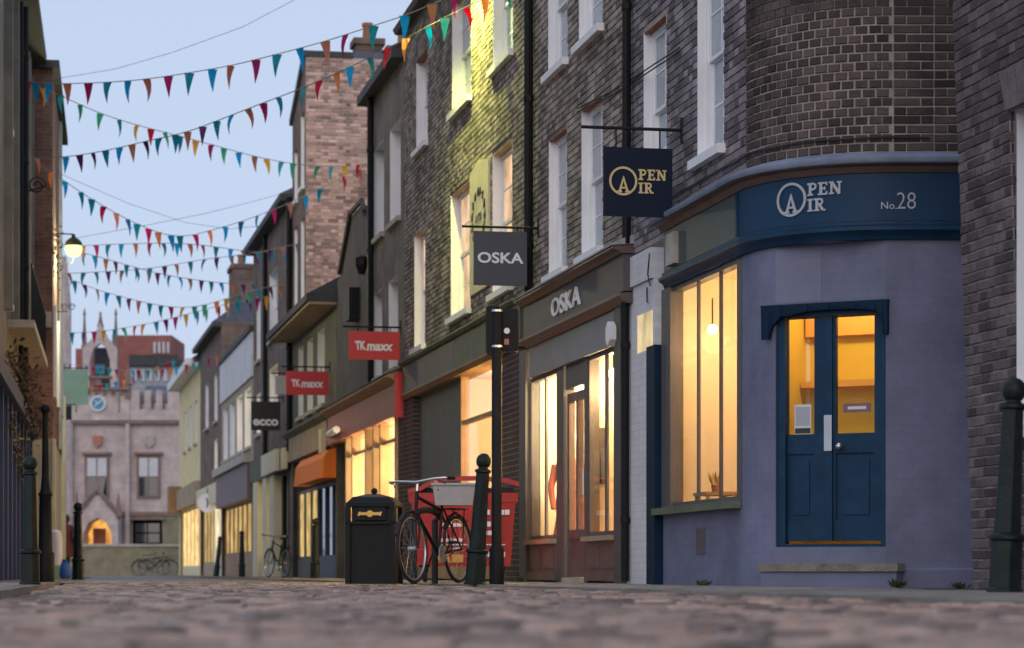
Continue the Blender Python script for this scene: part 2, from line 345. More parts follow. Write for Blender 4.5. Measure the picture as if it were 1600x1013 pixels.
# ------------------------------------------------------------------ brickwork
def brick_mesh(name, l, h, d, mat):
    mb = MB(); c = .004
    f = [(-l/2, -h/2), (l/2, -h/2), (l/2, h/2), (-l/2, h/2)]; g = [(-l/2+c, -h/2+c), (l/2-c, -h/2+c), (l/2-c, h/2-c), (-l/2+c, h/2-c)]
    mb.add([(x, 0, z) for x, z in f]+[(x, d-c, z) for x, z in f]+[(x, d, z) for x, z in g],
           [(8, 9, 10, 11)]+[(i, (i+1) % 4, 4+(i+1) % 4, 4+i) for i in range(4)]+[(4+i, 4+(i+1) % 4, 8+(i+1) % 4, 8+i) for i in range(4)])
    me = bpy.data.meshes.new(name); me.from_pydata(mb.v, [], mb.f); me.materials.append(MATS[mat]); return me
def courses(u0, u1, z0, z1, openings=(), bond='flemish', bw=.225, bh=.075):
    """(u centre, z centre, length) of every brick in a wall with openings [(ua, ub, za, zb)]"""
    out = []; row = int(round(z0/bh)); z = z0
    while z+bh*.5 < z1:
        free = [(u0, u1)]
        for (a, b, c, d) in openings:
            if z+bh > c+.01 and z < d-.01:
                free = [q for (p, r) in free for q in ((p, min(r, a)), (max(p, b), r)) if q[1]-q[0] > .03]
        for (p, r) in free:
            pat = [bw, bw/2] if bond == 'flemish' else ([bw/2] if bond == 'header' else [bw])
            per = sum(pat); u = math.floor(p/per)*per-((row % 2)*per/2) ; i = 0
            while u < r:
                w_ = pat[i % len(pat)]; a, b = max(u, p), min(u+w_, r)
                if b-a > .03: out.append(((a+b)/2, z+bh/2, b-a-.010))
                u += w_; i += 1
        z += bh; row += 1
    return out
def brick_stuff(name, fr, n, bricks, mat, parent, h=.064, d=.012, lean=None):
    vs = []; fs = []
    for (u, z, l) in bricks:
        dd = d+rnd(-.003, .003); o = len(vs); jz = rnd(-.002, .002); c = .004
        for k, (e, nn) in enumerate(((0, -.03), (0, dd-c), (c, dd))):
            for (a, b) in ((-1, -1), (1, -1), (1, 1), (-1, 1)):
                vs.append(fr.P(u+a*(l/2-e), n+nn+(lean(z) if lean else 0), z+jz+b*(h/2-e)))
        fs += [(o+8, o+9, o+10, o+11)]+[(o+i, o+(i+1) % 4, o+4+(i+1) % 4, o+4+i) for i in range(4)]+[(o+4+i, o+4+(i+1) % 4, o+8+(i+1) % 4, o+8+i) for i in range(4)]
    mb = MB(); mb.v = vs; mb.f = fs
    ob = mb.build(name, mat, parent, recalc=(fr.ux*fr.ny-fr.uy*fr.nx) < 0, kind='stuff'); return ob
BR = {}
def brick_one(l, mat, parent, loc, xdir, ydir):
    key = (round(l*50)/50, mat)
    if key not in BR: BR[key] = brick_mesh('brick', key[0]-.003, .061, .042, mat)
    o = bpy.data.objects.new('brick', BR[key]); COL.objects.link(o); o.parent = parent
    x = Vector(xdir).normalized(); y = Vector(ydir).normalized(); zz = x.cross(y)
    if zz.z < 0: x = -x; zz = -zz
    m = Matrix((x, y, zz)).transposed().to_4x4()
    m = m @ Matrix.Rotation(rnd(-.02, .02), 4, 'Y') @ Matrix.Rotation(rnd(-.02, .02), 4, 'Z'); m.translation = Vector(loc)-root(parent).location+y*rnd(-.006, .003)+Vector((0, 0, rnd(-.002, .002)))
    o.matrix_local = m; return o
# ------------------------------------------------------------------ walls, windows
def wall(fr, u0, u1, z0, z1, ops, n=0):
    mb = MB(); us = sorted({u0, u1, *[min(max(q, u0), u1) for o in ops for q in o[:2]]}); zs = sorted({z0, z1, *[min(max(q, z0), z1) for o in ops for q in o[2:4]]})
    for a, b in zip(us, us[1:]):
        for c, d in zip(zs, zs[1:]):
            if any(o[0]-1e-6 <= a and b <= o[1]+1e-6 and o[2]-1e-6 <= c and d <= o[3]+1e-6 for o in ops): continue
            mb.quad(fr.P(a, n, c), fr.P(b, n, c), fr.P(b, n, d), fr.P(a, n, d))
    return mb
def sash(th, fr, op, n=0, d=.14, cols=2, rows=2, frame='white_paint', pane='dark_glass', rev='white_paint', soffit='terracotta', sill='white_paint', t=.045, detail=True):
    """sash window in opening op=(u0,u1,z0,z1): window frame part with pane, sill, reveal sub-parts"""
    u0, u1, z0, z1 = op; zm = (z0+z1)/2; f = MB(); m = n-d
    B = f.box
    B(fr, u0, u0+t, m-.07, m, z0, z1); B(fr, u1-t, u1, m-.07, m, z0, z1); B(fr, u0+t, u1-t, m-.07, m, z1-t, z1); B(fr, u0+t, u1-t, m-.07, m, z0, z0+t)
    sashes = [(zm, z1-t, m-.02), (z0+t, zm+.02, m-.055)] if detail else [(z0+t, z1-t, m-.02)]
    for (a, b, mm) in sashes:
        q = .035
        B(fr, u0+t, u1-t, mm-.03, mm, a, a+q); B(fr, u0+t, u1-t, mm-.03, mm, b-q, b)
        B(fr, u0+t, u0+t+q, mm-.03, mm, a+q, b-q); B(fr, u1-t-q, u1-t, mm-.03, mm, a+q, b-q)
        for k in range(1, cols):
            c = u0+t+q+(u1-u0-2*t-2*q)*k/cols; B(fr, c-.01, c+.01, mm-.026, mm-.004, a+q, b-q)
        for k in range(1, rows):
            c = a+q+(b-a-2*q)*k/rows; B(fr, u0+t+q, u1-t-q, mm-.024, mm-.006, c-.01, c+.01)
    w_ = f.build('window', frame, th)
    for (a, b, mm) in sashes:
        q = .035
        for i in range(cols):
            for j in range(rows):
                ua, ub = [u0+t+q+(u1-u0-2*t-2*q)*k/cols for k in (i, i+1)]; za, zb = [a+q+(b-a-2*q)*k/rows for k in (j, j+1)]
                MB().box(fr, ua+.002, ub-.002, mm-.019, mm-.013, za+.002, zb-.002).build('pane', pane, w_)
    if rev:
        e = .0015
        for (a, b) in ((u0+e, u0+.012), (u1-.012, u1-e)): MB().box(fr, a, b, m, n-.004, z0, z1).build('reveal', rev, w_)
        MB().box(fr, u0+.013, u1-.013, m+.001, n-.006, z1-.012, z1-.001).build('soffit', soffit, w_)
    if sill: MB().box(fr, u0-.07, u1+.07, m+.002, n+.075, z0-.085, z0-.001).build('sill', sill, w_)
    return w_
def px_op(fr, xa, xb, z0, z1, n=0):
    a, b = fr.U(xa, n), fr.U(xb, n); return (min(a, b), max(a, b), z0, z1)
def room(th, fr, u0, u1, z0, z1, depth, mat='room_cream', floor='room_wood', n=-.12):
    mb = MB(); P = fr.P; b = n-depth
    mb.quad(P(u0, b, z0), P(u1, b, z0), P(u1, b, z1), P(u0, b, z1)); mb.quad(P(u0, n, z0), P(u0, b, z0), P(u0, b, z1), P(u0, n, z1)); mb.quad(P(u1, n, z0), P(u1, b, z0), P(u1, b, z1), P(u1, n, z1))
    mb.quad(P(u0, n, z1), P(u1, n, z1), P(u1, b, z1), P(u0, b, z1))
    mb.build('interior_wall', mat, th, recalc=False)
    MB().quad(P(u0, n, z0), P(u1, n, z0), P(u1, b, z0), P(u0, b, z0)).build('interior_floor', floor, th, recalc=False)
def room_lamp(th, fr, u, n, z, watts, col=(1, .72, .40), r=.09):
    c = fr.P(u, n, z); b = MB().ball(c, r, 10, 6); b.build('bulb', 'bulb', th, True)
    MB().tube([c+Vector((0, 0, r)), c+Vector((0, 0, .3))], .008, 5).build('lamp_cord', 'iron', th)
    lamp('lamp_light', c-Vector((0, 0, r+.06)), watts, col, th, .12)
# ================================================================== ground
def sheet(name, pts, mat):
    o = MB().add(pts, [tuple(range(len(pts)))]).build(name, mat); return struct(o)
sheet('ground', [(-600, -300, -.05), (600, -300, -.05), (600, 900, -.05), (-600, 900, -.05)], 'asphalt_joint')
KR, KL = 1.9, .95                               # kerb lines: metres out from the right and left house fronts
def lf_n(x, y): return (x-L.x0)*L.nx+(y-L.y0)*L.ny
road = struct(MB().add([R.P(-45, KR, -.042), R.P(12, KR, -.042), L.P(-14, KL, -.042), L.P(-70, KL, -.042)], [(0, 1, 2, 3)]).build('road', 'asphalt_joint'))
# far carriageway: setts too small to tell apart, left to the material
m, n_, l_, b_ = base('far_setts'); b_.inputs['Roughness'].default_value = .55
_g = n_.new('ShaderNodeNewGeometry'); _v = n_.new('ShaderNodeTexVoronoi'); _v.inputs['Scale'].default_value = 6.5; l_.new(_g.outputs['Position'], _v.inputs['Vector'])
_m = n_.new('ShaderNodeMapRange'); _m.inputs['To Min'].default_value = .35; _m.inputs['To Max'].default_value = 1.2; l_.new(_v.outputs['Color'], _m.inputs['Value'])
_s = n_.new('ShaderNodeVectorMath'); _s.operation = 'SCALE'; _s.inputs[0].default_value = (.17, .145, .13); l_.new(_m.outputs[0], _s.inputs['Scale']); l_.new(_s.outputs[0], b_.inputs['Base Color'])
_b = n_.new('ShaderNodeBump'); _b.inputs['Strength'].default_value = .6; _b.inputs['Distance'].default_value = .03; _b.invert = True; l_.new(_v.outputs['Distance'], _b.inputs['Height']); l_.new(_b.outputs[0], b_.inputs['Normal'])
struct(MB().add([R.P(11, KR, -.008), R.P(112, KR, -.008), R.P(112, 40, -.008), R.P(60, 40, -.008), L.P(30, KL, -.008), L.P(-15, KL, -.008)], [(0, 1, 2, 3, 4, 5)]).build('carriageway', 'far_setts'))
def sett_profile(a, b, h):
    out = []
    for (e, z) in ((-.004, -.07), (0, -.022), (.006, -.006), (.017, h)):
        for (sx, sy) in ((-1, -1), (1, -1), (1, 1), (-1, 1)): out.append((sx*(a/2-e), sy*(b/2-e), z))
    return out
SETT_F = [(12, 13, 14, 15)]+[(r*4+i, r*4+(i+1) % 4, r*4+4+(i+1) % 4, r*4+4+i) for r in range(3) for i in range(4)]
setts = []; u = -19.6
while u < 12:
    rw = rnd(.09, .125); n = KR+.16+rnd(0, .1)
    while n < 9.5:
        ln = rnd(.11, .2); p = R.P(u+rw/2, n+ln/2, 0)
        if 2.6 < p.y < 33 and abs(p.x) < .215*p.y+1.3 and lf_n(p.x, p.y) > KL+.22: setts.append((p, rw-.020, ln-.020))
        n += ln
    u += rw
setts.sort(key=lambda q: q[0].y)
ang = math.atan2(R.uy, R.ux)
near = [q for q in setts if abs(q[0].x) < .22*q[0].y and q[0].y > 3.6][:300]; ids = {id(q) for q in near}
SM = []
for k in range(10):
    me = bpy.data.meshes.new('sett'); me.from_pydata(sett_profile(.11, .18, rnd(.0, .004)), [], SETT_F); me.materials.append(MATS['sett'])
    me.polygons.foreach_set('use_smooth', [True]*len(me.polygons)); SM.append(me)
for (p, a, b) in near:
    o = bpy.data.objects.new('sett', random.choice(SM)); COL.objects.link(o); o.parent = road
    o.location = (p.x, p.y, rnd(-.020, .006)); o.rotation_euler = (rnd(-.035, .035), rnd(-.035, .035), ang+rnd(-.03, .03)); o.scale = (a/.11, b/.18, 1)
vs = []; fs = []
for q in setts:
    if id(q) in ids: continue
    p, a, b = q; dz = rnd(-.020, .006); t1, t2 = rnd(-.035, .035), rnd(-.035, .035); k = len(vs); c, s_ = math.cos(ang), math.sin(ang)
    for (x, y, z) in sett_profile(a, b, .002): vs.append((p.x+c*x-s_*y, p.y+s_*x+c*y, z+dz+t1*x+t2*y))
    fs += [tuple(i+k for i in f) for f in SETT_F]
mb = MB(); mb.v = vs; mb.f = fs; o = mb.build('sett_field', 'sett', road, True, local=True, recalc=False, kind='stuff')
# pavements with flagstones and kerbs
def pavement(name, fr, u0, u1, kn, z=.014):
    side = MB(); us = u0
    kb = MB(); fl = MB()
    while us < u1:
        l = rnd(.7, 1.0); kb.box(fr, us, us+l-.008, kn-.13, kn, -.06, z+rnd(-.004, .004)); us += l
    us = u0
    while us < u1:
        l = rnd(.5, .8); n = -.02
        while n < kn-.15:
            q = min(rnd(.45, .65), kn-.14-n); fl.box(fr, us+.004, us+l-.004, n+.004, n+q-.004, -.03, z+rnd(-.004, .004)); n += q
        us += l
    b = struct(MB().add([fr.P(u0, -3, z-.018), fr.P(u1, -3, z-.018), fr.P(u1, kn-.05, z-.018), fr.P(u0, kn-.05, z-.018)], [(0, 1, 2, 3)]).build(name, 'asphalt_joint'))
    kb.build('kerb', 'kerb', b, kind='stuff'); fl.build('flagstones', 'flag', b, kind='stuff')
pavement('pavement_right', R, -14, 85, KR); pavement('pavement_left', L, -36, 20, KL)
# ================================================================== corner building (OPEN AIR)
R0 = 1.149; A0 = math.atan2(R.ny, R.nx); TURN = (1.5*math.pi-(A0 % (2*math.pi))); LARC = R0*TURN
CEN = R.P(0, -R0, 0)
class Path:
    """wall line of the corner house: straight front (s<0), round corner, flat side (s>LARC)"""
    @staticmethod
    def P(s, n, z):
        if s <= 0: return R.P(-s, n, z)
        if s < LARC: a = A0+s/R0; return Vector((CEN.x+(R0+n)*math.cos(a), CEN.y+(R0+n)*math.sin(a), z))
        return Vector((CEN.x+(s-LARC), CEN.y-R0-n, z))
def arc_s(x):
    lo, hi = 0., LARC+2
    for _ in range(50):
        m = (lo+hi)/2; p = Path.P(m, 0, 0); lo, hi = (m, hi) if 800+FPX*p.x/p.y < x else (lo, m)
    return lo
def sweep(mb, prof, ss, F=Path.P, cap=True):
    n = len(prof); o = len(mb.v)
    vs = [F(s, a, z) for s in ss for a, z in prof]; fs = []
    for i in range(len(ss)-1):
        for k in range(n if n > 2 else 1): fs.append((i*n+k, i*n+(k+1) % n, (i+1)*n+(k+1) % n, (i+1)*n+k))
    if cap: fs += [tuple(range(n)), tuple((len(ss)-1)*n+k for k in range(n))[::-1]]
    return mb.add(vs, fs)
arc = [LARC*i/16 for i in range(17)]
oa = T('corner_shop_building', 'rounded brick corner building with lilac ground floor, blue double door and blue fascia numbered 28', 'building', Path.P(0, 0, 0))
uL = R.U(979); W1 = px_op(R, 1089, 1130, 3.95, 5.75); W2 = px_op(R, 1005, 1041, 3.92, 5.57)
ZT = 6.6
wl = wall(R, 0, uL, 3.40, ZT, [W1, W2], -.012)
sweep(wl, [(-.012, 3.40), (-.012, ZT)], arc+[LARC+1.6], cap=False)
owall = wl.build('wall', 'mortar', oa, recalc=False)
brick_stuff('brickwork', R, -.012, courses(0, uL, 3.45, ZT, [W1, W2]), 'brick_cool', owall)
for op in (W1, W2): sash(oa, R, op, d=.085, cols=2, rows=2, pane='pale_glass')
bl = []
for row in range(40):
    z = 3.57+row*.075; s = -.055*(row % 2)
    while s < LARC-.03:
        a, b = max(s, .005), min(s+.115, LARC-.004); s += .115
        if b-a > .03: bl.append((z, (a+b)/2, b-a-.011))
    s = LARC+.004; k = row % 2
    while s < LARC+.62:
        l = (.225, .112)[k % 2]; bl.append((z, s+l/2, l-.011)); s += l; k += 1
vis = sorted([b for b in bl if b[0] < 5.05], key=lambda b: b[0])
one = {id(b) for b in vis[:300]}
rest = MB()
for b in bl:
    z, s, l = b; p = Path.P(s, 0, z); q = Path.P(s+.01, 0, z); t = (q-p).normalized(); nn = Vector((t.y, -t.x, 0))
    if id(b) in one: brick_one(l, 'brick', owall, p-nn*.042, t, nn)
    else:
        a, c = p-t*l/2-nn*.04, p+t*l/2-nn*.04; hz = Vector((0, 0, .032)); dd = nn*(.04+rnd(-.003, .003))
        rest.hexa([a-hz, c-hz, c-hz+dd, a-hz+dd, a+hz, c+hz, c+hz+dd, a+hz+dd])
rest.build('brickwork', 'brick', owall, kind='stuff')
# fascia and cornice swept round the corner
uF = R.U(1036, .06); ssF = [-uF, -uF*.6, -uF*.3, -.02]+arc+[LARC+1.5]
sweep(MB(), [(-.02, 3.03), (.055, 3.03), (.055, 3.42), (-.02, 3.42)], [-.045]+arc+[LARC+1.5]).build('fascia', 'fascia_blue', oa, True)
sweep(MB(), [(-.02, 3.035), (.05, 3.035), (.05, 3.42), (-.02, 3.42)], [-uF, -.055]).build('fascia_panel', 'fascia_green', oa)
sweep(MB(), [(.056, 3.04), (.075, 3.04), (.075, 3.41), (.056, 3.41)], [-.075, -.03]).build('fascia_joint', 'navy', oa)
sweep(MB(), [(-.02, 3.425), (.06, 3.425), (.085, 3.45), (.10, 3.475), (.15, 3.485), (.15, 3.49), (-.02, 3.49)], [-uF-.06]+ssF[1:]).build('cornice_bed', 'oska_brown', oa, True)
sweep(MB(), [(-.02, 3.492), (.17, 3.492), (.185, 3.51), (.185, 3.54), (.03, 3.60), (-.02, 3.60)], [-uF-.09]+ssF[1:]).build('cornice', 'cornice_grey', oa, True)
sweep(MB(), [(-.02, 2.88), (.035, 2.88), (.05, 2.92), (.095, 2.95), (.095, 2.98), (.06, 3.0), (.06, 3.027), (-.02, 3.027)], [-uF-.05]+ssF[1:]).build('fascia_moulding', 'navy', oa, True)
mb = MB(); open_air(mb, arc_s(1222), 3.105, .285, lambda x, y, d: Path.P(x, .057+d, y), .010); mb.build('shop_lettering', 'letter_silver', oa)
mb = MB(); s0 = arc_s(1376); text(mb, 'No.', .085, lambda x, y, d: Path.P(s0+x, .057+d, 3.125+y), .004, .0); text(mb, '28', .20, lambda x, y, d: Path.P(s0+.125+x, .057+d, 3.125+y), .004, -.002, .155); mb.build('house_number', 'letter_silver', oa)
# ground floor, flat across the door bay
s1, s2 = arc_s(1212), arc_s(1384); A, B = Path.P(s1, 0, 0), Path.P(s2, 0, 0); ch = (B-A); DW = ch.length; ch.normalize()
D = Fr(A.x, A.y, ch.x, ch.y, ch.y, -ch.x)
gw = MB(); sweep(gw, [(0, 0.0), (0, 2.89)], [-R.U(1158)]+[s1*i/4 for i in range(5)], cap=False); sweep(gw, [(0, 0.0), (0, 2.89)], [s2+(LARC-s2)*i/3 for i in range(4)]+[LARC+1.6], cap=False)
DZ0, DZ1 = .345, 2.31
for (a, b) in ((0.0, DZ0), (DZ1+.03, 2.89)): gw.quad(D.P(0, 0, a), D.P(DW, 0, a), D.P(DW, 0, b), D.P(0, 0, b))
for uu in (0, DW): gw.quad(D.P(uu, 0, 0), D.P(uu, -.12, 0), D.P(uu, -.12, 2.4), D.P(uu, 0, 2.4))
gw.quad(D.P(0, 0, DZ0), D.P(DW, 0, DZ0), D.P(DW, -.12, DZ0), D.P(0, -.12, DZ0)); gw.quad(D.P(0, 0, DZ1+.03), D.P(DW, 0, DZ1+.03), D.P(DW, -.12, DZ1+.03), D.P(0, -.12, DZ1+.03))
gw.box(R, R.U(1158)+.001, R.U(1036), -.10, -.002, .0, .70)
gw.build('ground_floor_wall', 'lilac', oa, recalc=False)
sweep(MB(), [(.001, .0), (.03, .0), (.03, .15), (.001, .17)], [s2+.02, LARC, LARC+1.5]).build('plinth', 'lilac', oa)
MB().box(D, -.10, DW+.16, -.02, .17, .14, .205).build('door_step', 'step_stone', oa)
MB().box(D, -.08, DW+.14, -.02, .14, .0, .138).build('step_base', 'lilac', oa)
# double door
fm = MB(); fm.box(D, 0, .075, -.12, -.03, DZ0, DZ1+.03); fm.box(D, DW-.05, DW, -.12, -.03, DZ0, DZ1+.03); fm.box(D, .075, DW-.05, -.12, -.03, DZ1-.03, DZ1+.03); fm.box(D, .075, DW-.05, -.12, -.02, DZ0, DZ0+.025)
fm.build('door_frame', 'navy', oa)
lin = [(-.115, 2.10), (-.045, 2.10), (-.02, 2.20), (.06, 2.285), (.3, 2.318), (DW*.5, 2.324), (DW-.25, 2.318), (DW-.08, 2.30), (DW-.012, 2.22), (DW-.012, 2.10), (DW+.03, 2.10), (DW+.03, 2.37), (-.115, 2.37)]
lp = MB()
for (a, b) in zip(lin[:-2], lin[1:-2]): lp.hexa([D.P(a[0], .002, a[1]), D.P(b[0]+1e-4, .002, b[1]), D.P(b[0]+1e-4, .05, b[1]), D.P(a[0], .04, a[1]), D.P(a[0], .002, 2.37), D.P(b[0]+1e-4, .002, 2.37), D.P(b[0]+1e-4, .05, 2.37), D.P(a[0], .05, 2.37)])
lp.box(D, -.12, DW+.035, .002, .046, 2.3705, 2.385); lp.build('door_surround', 'navy_dark', oa)
MB().box(D, -.0, DW*.42, .0005, .003, 2.40, 2.86).build('paint_patch', 'lilac_patch', oa)
def leaf(u0, u1, gl, gr, knob=None):
    z0, z1 = DZ0+.05, DZ1-.035; ga, gb = 1.295, 2.27; m = MB(); bx = lambda a, b, c, d, n0=-.115, n1=-.07: m.box(D, a, b, n0, n1, c, d)
    bx(u0, gl, z0, z1); bx(gr, u1, z0, z1); bx(gl, gr, gb, z1); bx(gl, gr, 1.13, ga); bx(gl, gr, z0, z0+.17)
    bx(gl, gr, z0+.17, 1.13, -.115, -.09)
    bx(gl+.05, gr-.05, z0+.22, 1.08, -.09, -.079)
    lf = m.build('door', 'navy', oa)
    MB().box(D, gl+.001, gr-.001, -.096, -.090, ga+.001, gb-.001).build('pane', 'pane_glass', lf)
    return lf
uc = DW*(1290-1212)/172
px2u = lambda x: D.U(x, -.08)
ld = leaf(.08, uc, px2u(1230), px2u(1273)); rd = leaf(uc+.006, DW-.055, px2u(1307), px2u(1367))
MB().box(D, uc-.02, uc+.045, -.069, -.045, DZ0+.05, DZ1-.036).build('meeting_stile', 'navy', rd)
MB().box(D, px2u(1290), px2u(1302), -.044, -.040, 1.15, 1.45).build('push_plate', 'chrome', rd)
MB().ball(D.P(px2u(1314), -.03, 1.185), .03, 12, 8).build('door_knob', 'chrome', rd, True)
MB().tube([D.P(px2u(1314), -.07, 1.185), D.P(px2u(1314), -.04, 1.185)], .012, 8).build('knob_neck', 'chrome', rd)
po = tag(MB().box(D, px2u(1240), px2u(1266), -.104, -.101, 1.30, 1.55).build('notice', 'poster'), 'small white paper notice behind the left glass of the blue door', 'notice')
po['label'] = 'small white paper notice behind the left glass of the blue door'
MB().box(D, px2u(1242), px2u(1264), -.1005, -.0985, 1.37, 1.53).build('notice_print', 'letter_silver', po)
MB().box(D, px2u(1241), px2u(1265), -.1005, -.0985, 1.305, 1.35).build('notice_band', 'sign_black', po)
cl = tag(MB().box(D, px2u(1316), px2u(1359), -.112, -.104, 1.47, 1.545).build('hanging_plaque', 'plaque_violet'), 'small violet plaque hung inside the right glass of the blue door', 'plaque')
MB().box(D, px2u(1323), px2u(1352), -.1035, -.1025, 1.495, 1.52).build('plaque_lettering', 'poster', cl)
MB().tube([D.P(px2u(1318), -.106, 1.545), D.P(px2u(1337), -.106, 1.60), D.P(px2u(1357), -.106, 1.545)], .002, 4).build('plaque_cord', 'jute', cl)
room(oa, D, -.10, DW+.12, .36, 2.75, .85, 'room_yellow', n=-.14)
MB().box(D, -.08, DW+.1, -.96, -.80, 1.745, 1.80).build('shelf', 'room_orange', oa); MB().box(D, -.08, DW+.1, -.97, -.9, 2.20, 2.5).build('bulkhead', 'room_orange', oa)
MB().box(D, px2u(1330), px2u(1336), -.9, -.87, 1.801, 1.85).build('jar', 'room_cream', oa)
lamp('lamp_light', D.P(DW*.5, -.35, 2.62), 20, (1, .82, .50), oa, .08)
# display window
wu0, wu1 = R.U(1152), R.U(1052); za, zb = .80, 2.83
fm = MB(); fb = lambda *a: fm.box(R, *a)
fb(R.U(1160), wu0, -.10, .004, .70, 2.88); fb(wu1, R.U(1038), -.10, .03, .70, 2.88); fb(wu0, wu1, -.10, .002, .76, za); fb(wu0, wu1, -.10, .002, zb, 2.88)
for x in (1089, 1124): fb(R.U(x)-.02, R.U(x)+.02, -.03, -.004, za, zb)
fm.build('window_frame', 'oska_grey', oa)
MB().box(R, R.U(1158), R.U(1034), -.08, .11, .69, .755).build('window_sill', 'olive_trim', oa)
edges = [wu0, R.U(1124)-.021, R.U(1124)+.021, R.U(1089)-.021, R.U(1089)+.021, wu1]
for a, b in list(zip(edges, edges[1:]))[::2]: MB().box(R, a+.002, b-.002, -.022, -.016, za+.002, zb-.002).build('pane', 'pane_glass', oa)
MB().box(R, R.U(1035), R.U(1022), -.1, .08, .0, 2.36).build('corner_post', 'navy_dark', oa)
room(oa, R, R.U(1152)+.06, R.U(1040), .45, 3.0, 2.3, 'room_cream', n=-.11)
room_lamp(oa, R, R.U(1113, -.32), -.32, 2.45, 14, (1, .60, .27), .05); lamp('lamp_light', R.P(R.U(1104), -1.1, 2.6), 105, (1, .61, .26), oa, .2)
st = T('display_table', 'small table with a plant in the corner shop display window', 'table', R.P(R.U(1118, -.3), -.3, .45))
ut = R.U(1118, -.3); mb = MB(); mb.box(R, ut-.22, ut+.22, -.48, -.14, .86, .89)
for a in (ut-.19, ut+.19):
    for nn in (-.45, -.17): mb.box(R, a-.015, a+.015, nn-.015, nn+.015, .45, .859)
mb.build('table', 'room_wood', st)
c = R.P(ut, -.3, .89); MB().lathe(c, [(.035, 0), (.045, .07), (.04, .07)], 10).build('pot', 'terracotta', st)
lm = MB()
for k in range(26):
    a, e = rnd(0, 6.28), rnd(.05, .15); p = c+Vector((math.cos(a)*.03, math.sin(a)*.03, .06)); q = p+Vector((math.cos(a)*e*.5, math.sin(a)*e*.5, e)); sd_ = Vector((-math.sin(a), math.cos(a), 0))*.014
    lm.add([p, (p+q)/2+sd_, q, (p+q)/2-sd_], [(0, 1, 2, 3)])
lm.build('leaves', 'leaf_gold', st, recalc=False, kind='stuff')
vg = MB()
for k in range(9): vg.box(R, R.U(1102), R.U(1088), .0, .006, .30+k*.028, .313+k*.028)
vg.build('air_vent', 'oska_brown', oa)
# white painted pier between the two shops
MB().box(R, R.U(1021), uL-.02, -.25, -.002, .0, 3.05).build('pier', 'white_wall', oa)
MB().box(R, R.U(1021), uL-.02, -.25, .03, 3.055, 3.36).build('pier_cap', 'white_wall', oa)
MB().box(R, R.U(1020), R.U(996), -.001, .002, 2.36, 2.74).build('pier_light_patch', 'pier_patch_glow', oa)  # glowing sheet stands in for a patch of light cast on the pier
MB().box(R, R.U(1036, .2), R.U(1024, .2), .0, .10, 3.06, 3.36).build('alarm_box', 'stone', oa)
cb = MB(); cb.tube([R.P(R.U(1014), .02, 2.98), R.P(R.U(1014), .02, 2.84), R.P(R.U(1017), .03, 2.82)], .008, 6); cb.tube([R.P(R.U(1020), .035, 3.3), R.P(R.U(1018), .04, 3.1), R.P(R.U(1019), .02, 2.98)], .007, 5); cb.build('wall_cable', 'cable', oa)
cb = MB()
for dz in (0, .04): cb.tube([R.P(R.U(x), .03, R.H(x, y)+dz) for x, y in ((1180, 232), (1090, 300), (1005, 108), (920, 160), (850, 205))][0:0] or [R.P(R.U(x), .025, R.H(x, y)-dz) for x, y in ((1066, 75), (1030, 98), (1000, 118), (960, 143), (905, 170))], .008, 5)
cb.build('facade_cable', 'cable', oa)
cb = MB(); cb.tube([Path.P(s, .02, 3.72+.004*math.sin(s*9)) for s in [-uF, -.6, -.2]+arc+[LARC+.3]], .010, 5); cb.build('cable_run', 'cable', oa)
# ================================================================== neighbour with the OSKA shop
ob = T('grey_shop_building', 'dark brick house with grey OSKA shopfront next to the white pier', 'building', R.P(uL, 0, 0))
uB0, uB1 = uL, R.U(828); W3 = px_op(R, 908, 941, 3.66, 5.31); W4 = px_op(R, 857, 885, 3.66, 5.28); W5 = px_op(R, 904, 941, 6.06, 7.6); W6 = px_op(R, 856, 886, 6.06, 7.6); ops = [W3, W4, W5, W6]
bw_ = wall(R, uB0, uB1, 3.05, 9.3, ops, -.012).build('wall', 'mortar_soot', ob, recalc=False)
brick_stuff('brickwork', R, -.012, courses(uB0, uB1, 3.45, 9.3, ops), 'brick_soot', bw_)
for op in ops: sash(ob, R, op, d=.085, cols=2, rows=2, pane='pale_glass')
def drainpipe(th, fr, x, z0, z1, n=.07, r=.045, mat='iron'):
    m = MB(); u = fr.U(x, n); m.tube([fr.P(u, n, z0), fr.P(u, n, z1)], r, 8)
    z = z0+.6
    while z < z1: m.lathe(fr.P(u, n, z), [(r+.012, 0), (r+.012, .06)], 8); z += 1.8
    m.build('drainpipe', mat, th, True)
drainpipe(ob, R, 979, 3.5, 9); drainpipe(ob, R, 977, 0.04, 3.45, .05, .04)
sweep_R = lambda s, n, z: R.P(s, n, z)
uo0, uo1 = R.U(974, .1), R.U(818, .1)
MB().box(R, uo0, uo1, -.1, .10, 3.02, 3.40).build('fascia', 'oska_grey', ob)
sweep(MB(), [(-.1, 3.405), (.12, 3.405), (.16, 3.43), (.22, 3.45), (.22, 3.48), (-.01, 3.50), (-.1, 3.50)], [uo0-.03, uo1+.03], sweep_R).build('cornice', 'oska_brown', ob)
sweep(MB(), [(-.01, 3.503), (.235, 3.482), (.235, 3.50), (.10, 3.56), (-.01, 3.60)], [uo0-.05, uo1+.05], sweep_R).build('cornice_flashing', 'lead', ob)
sweep(MB(), [(-.1, 2.90), (.06, 2.90), (.12, 2.94), (.15, 2.97), (.15, 3.0), (-.1, 3.015)], [uo0, uo1+.02], sweep_R).build('fascia_moulding', 'oska_brown', ob)
MB().box(R, uo0+.12, uo1, -.1, .03, 2.53, 2.895).build('frieze', 'oska_frieze', ob)
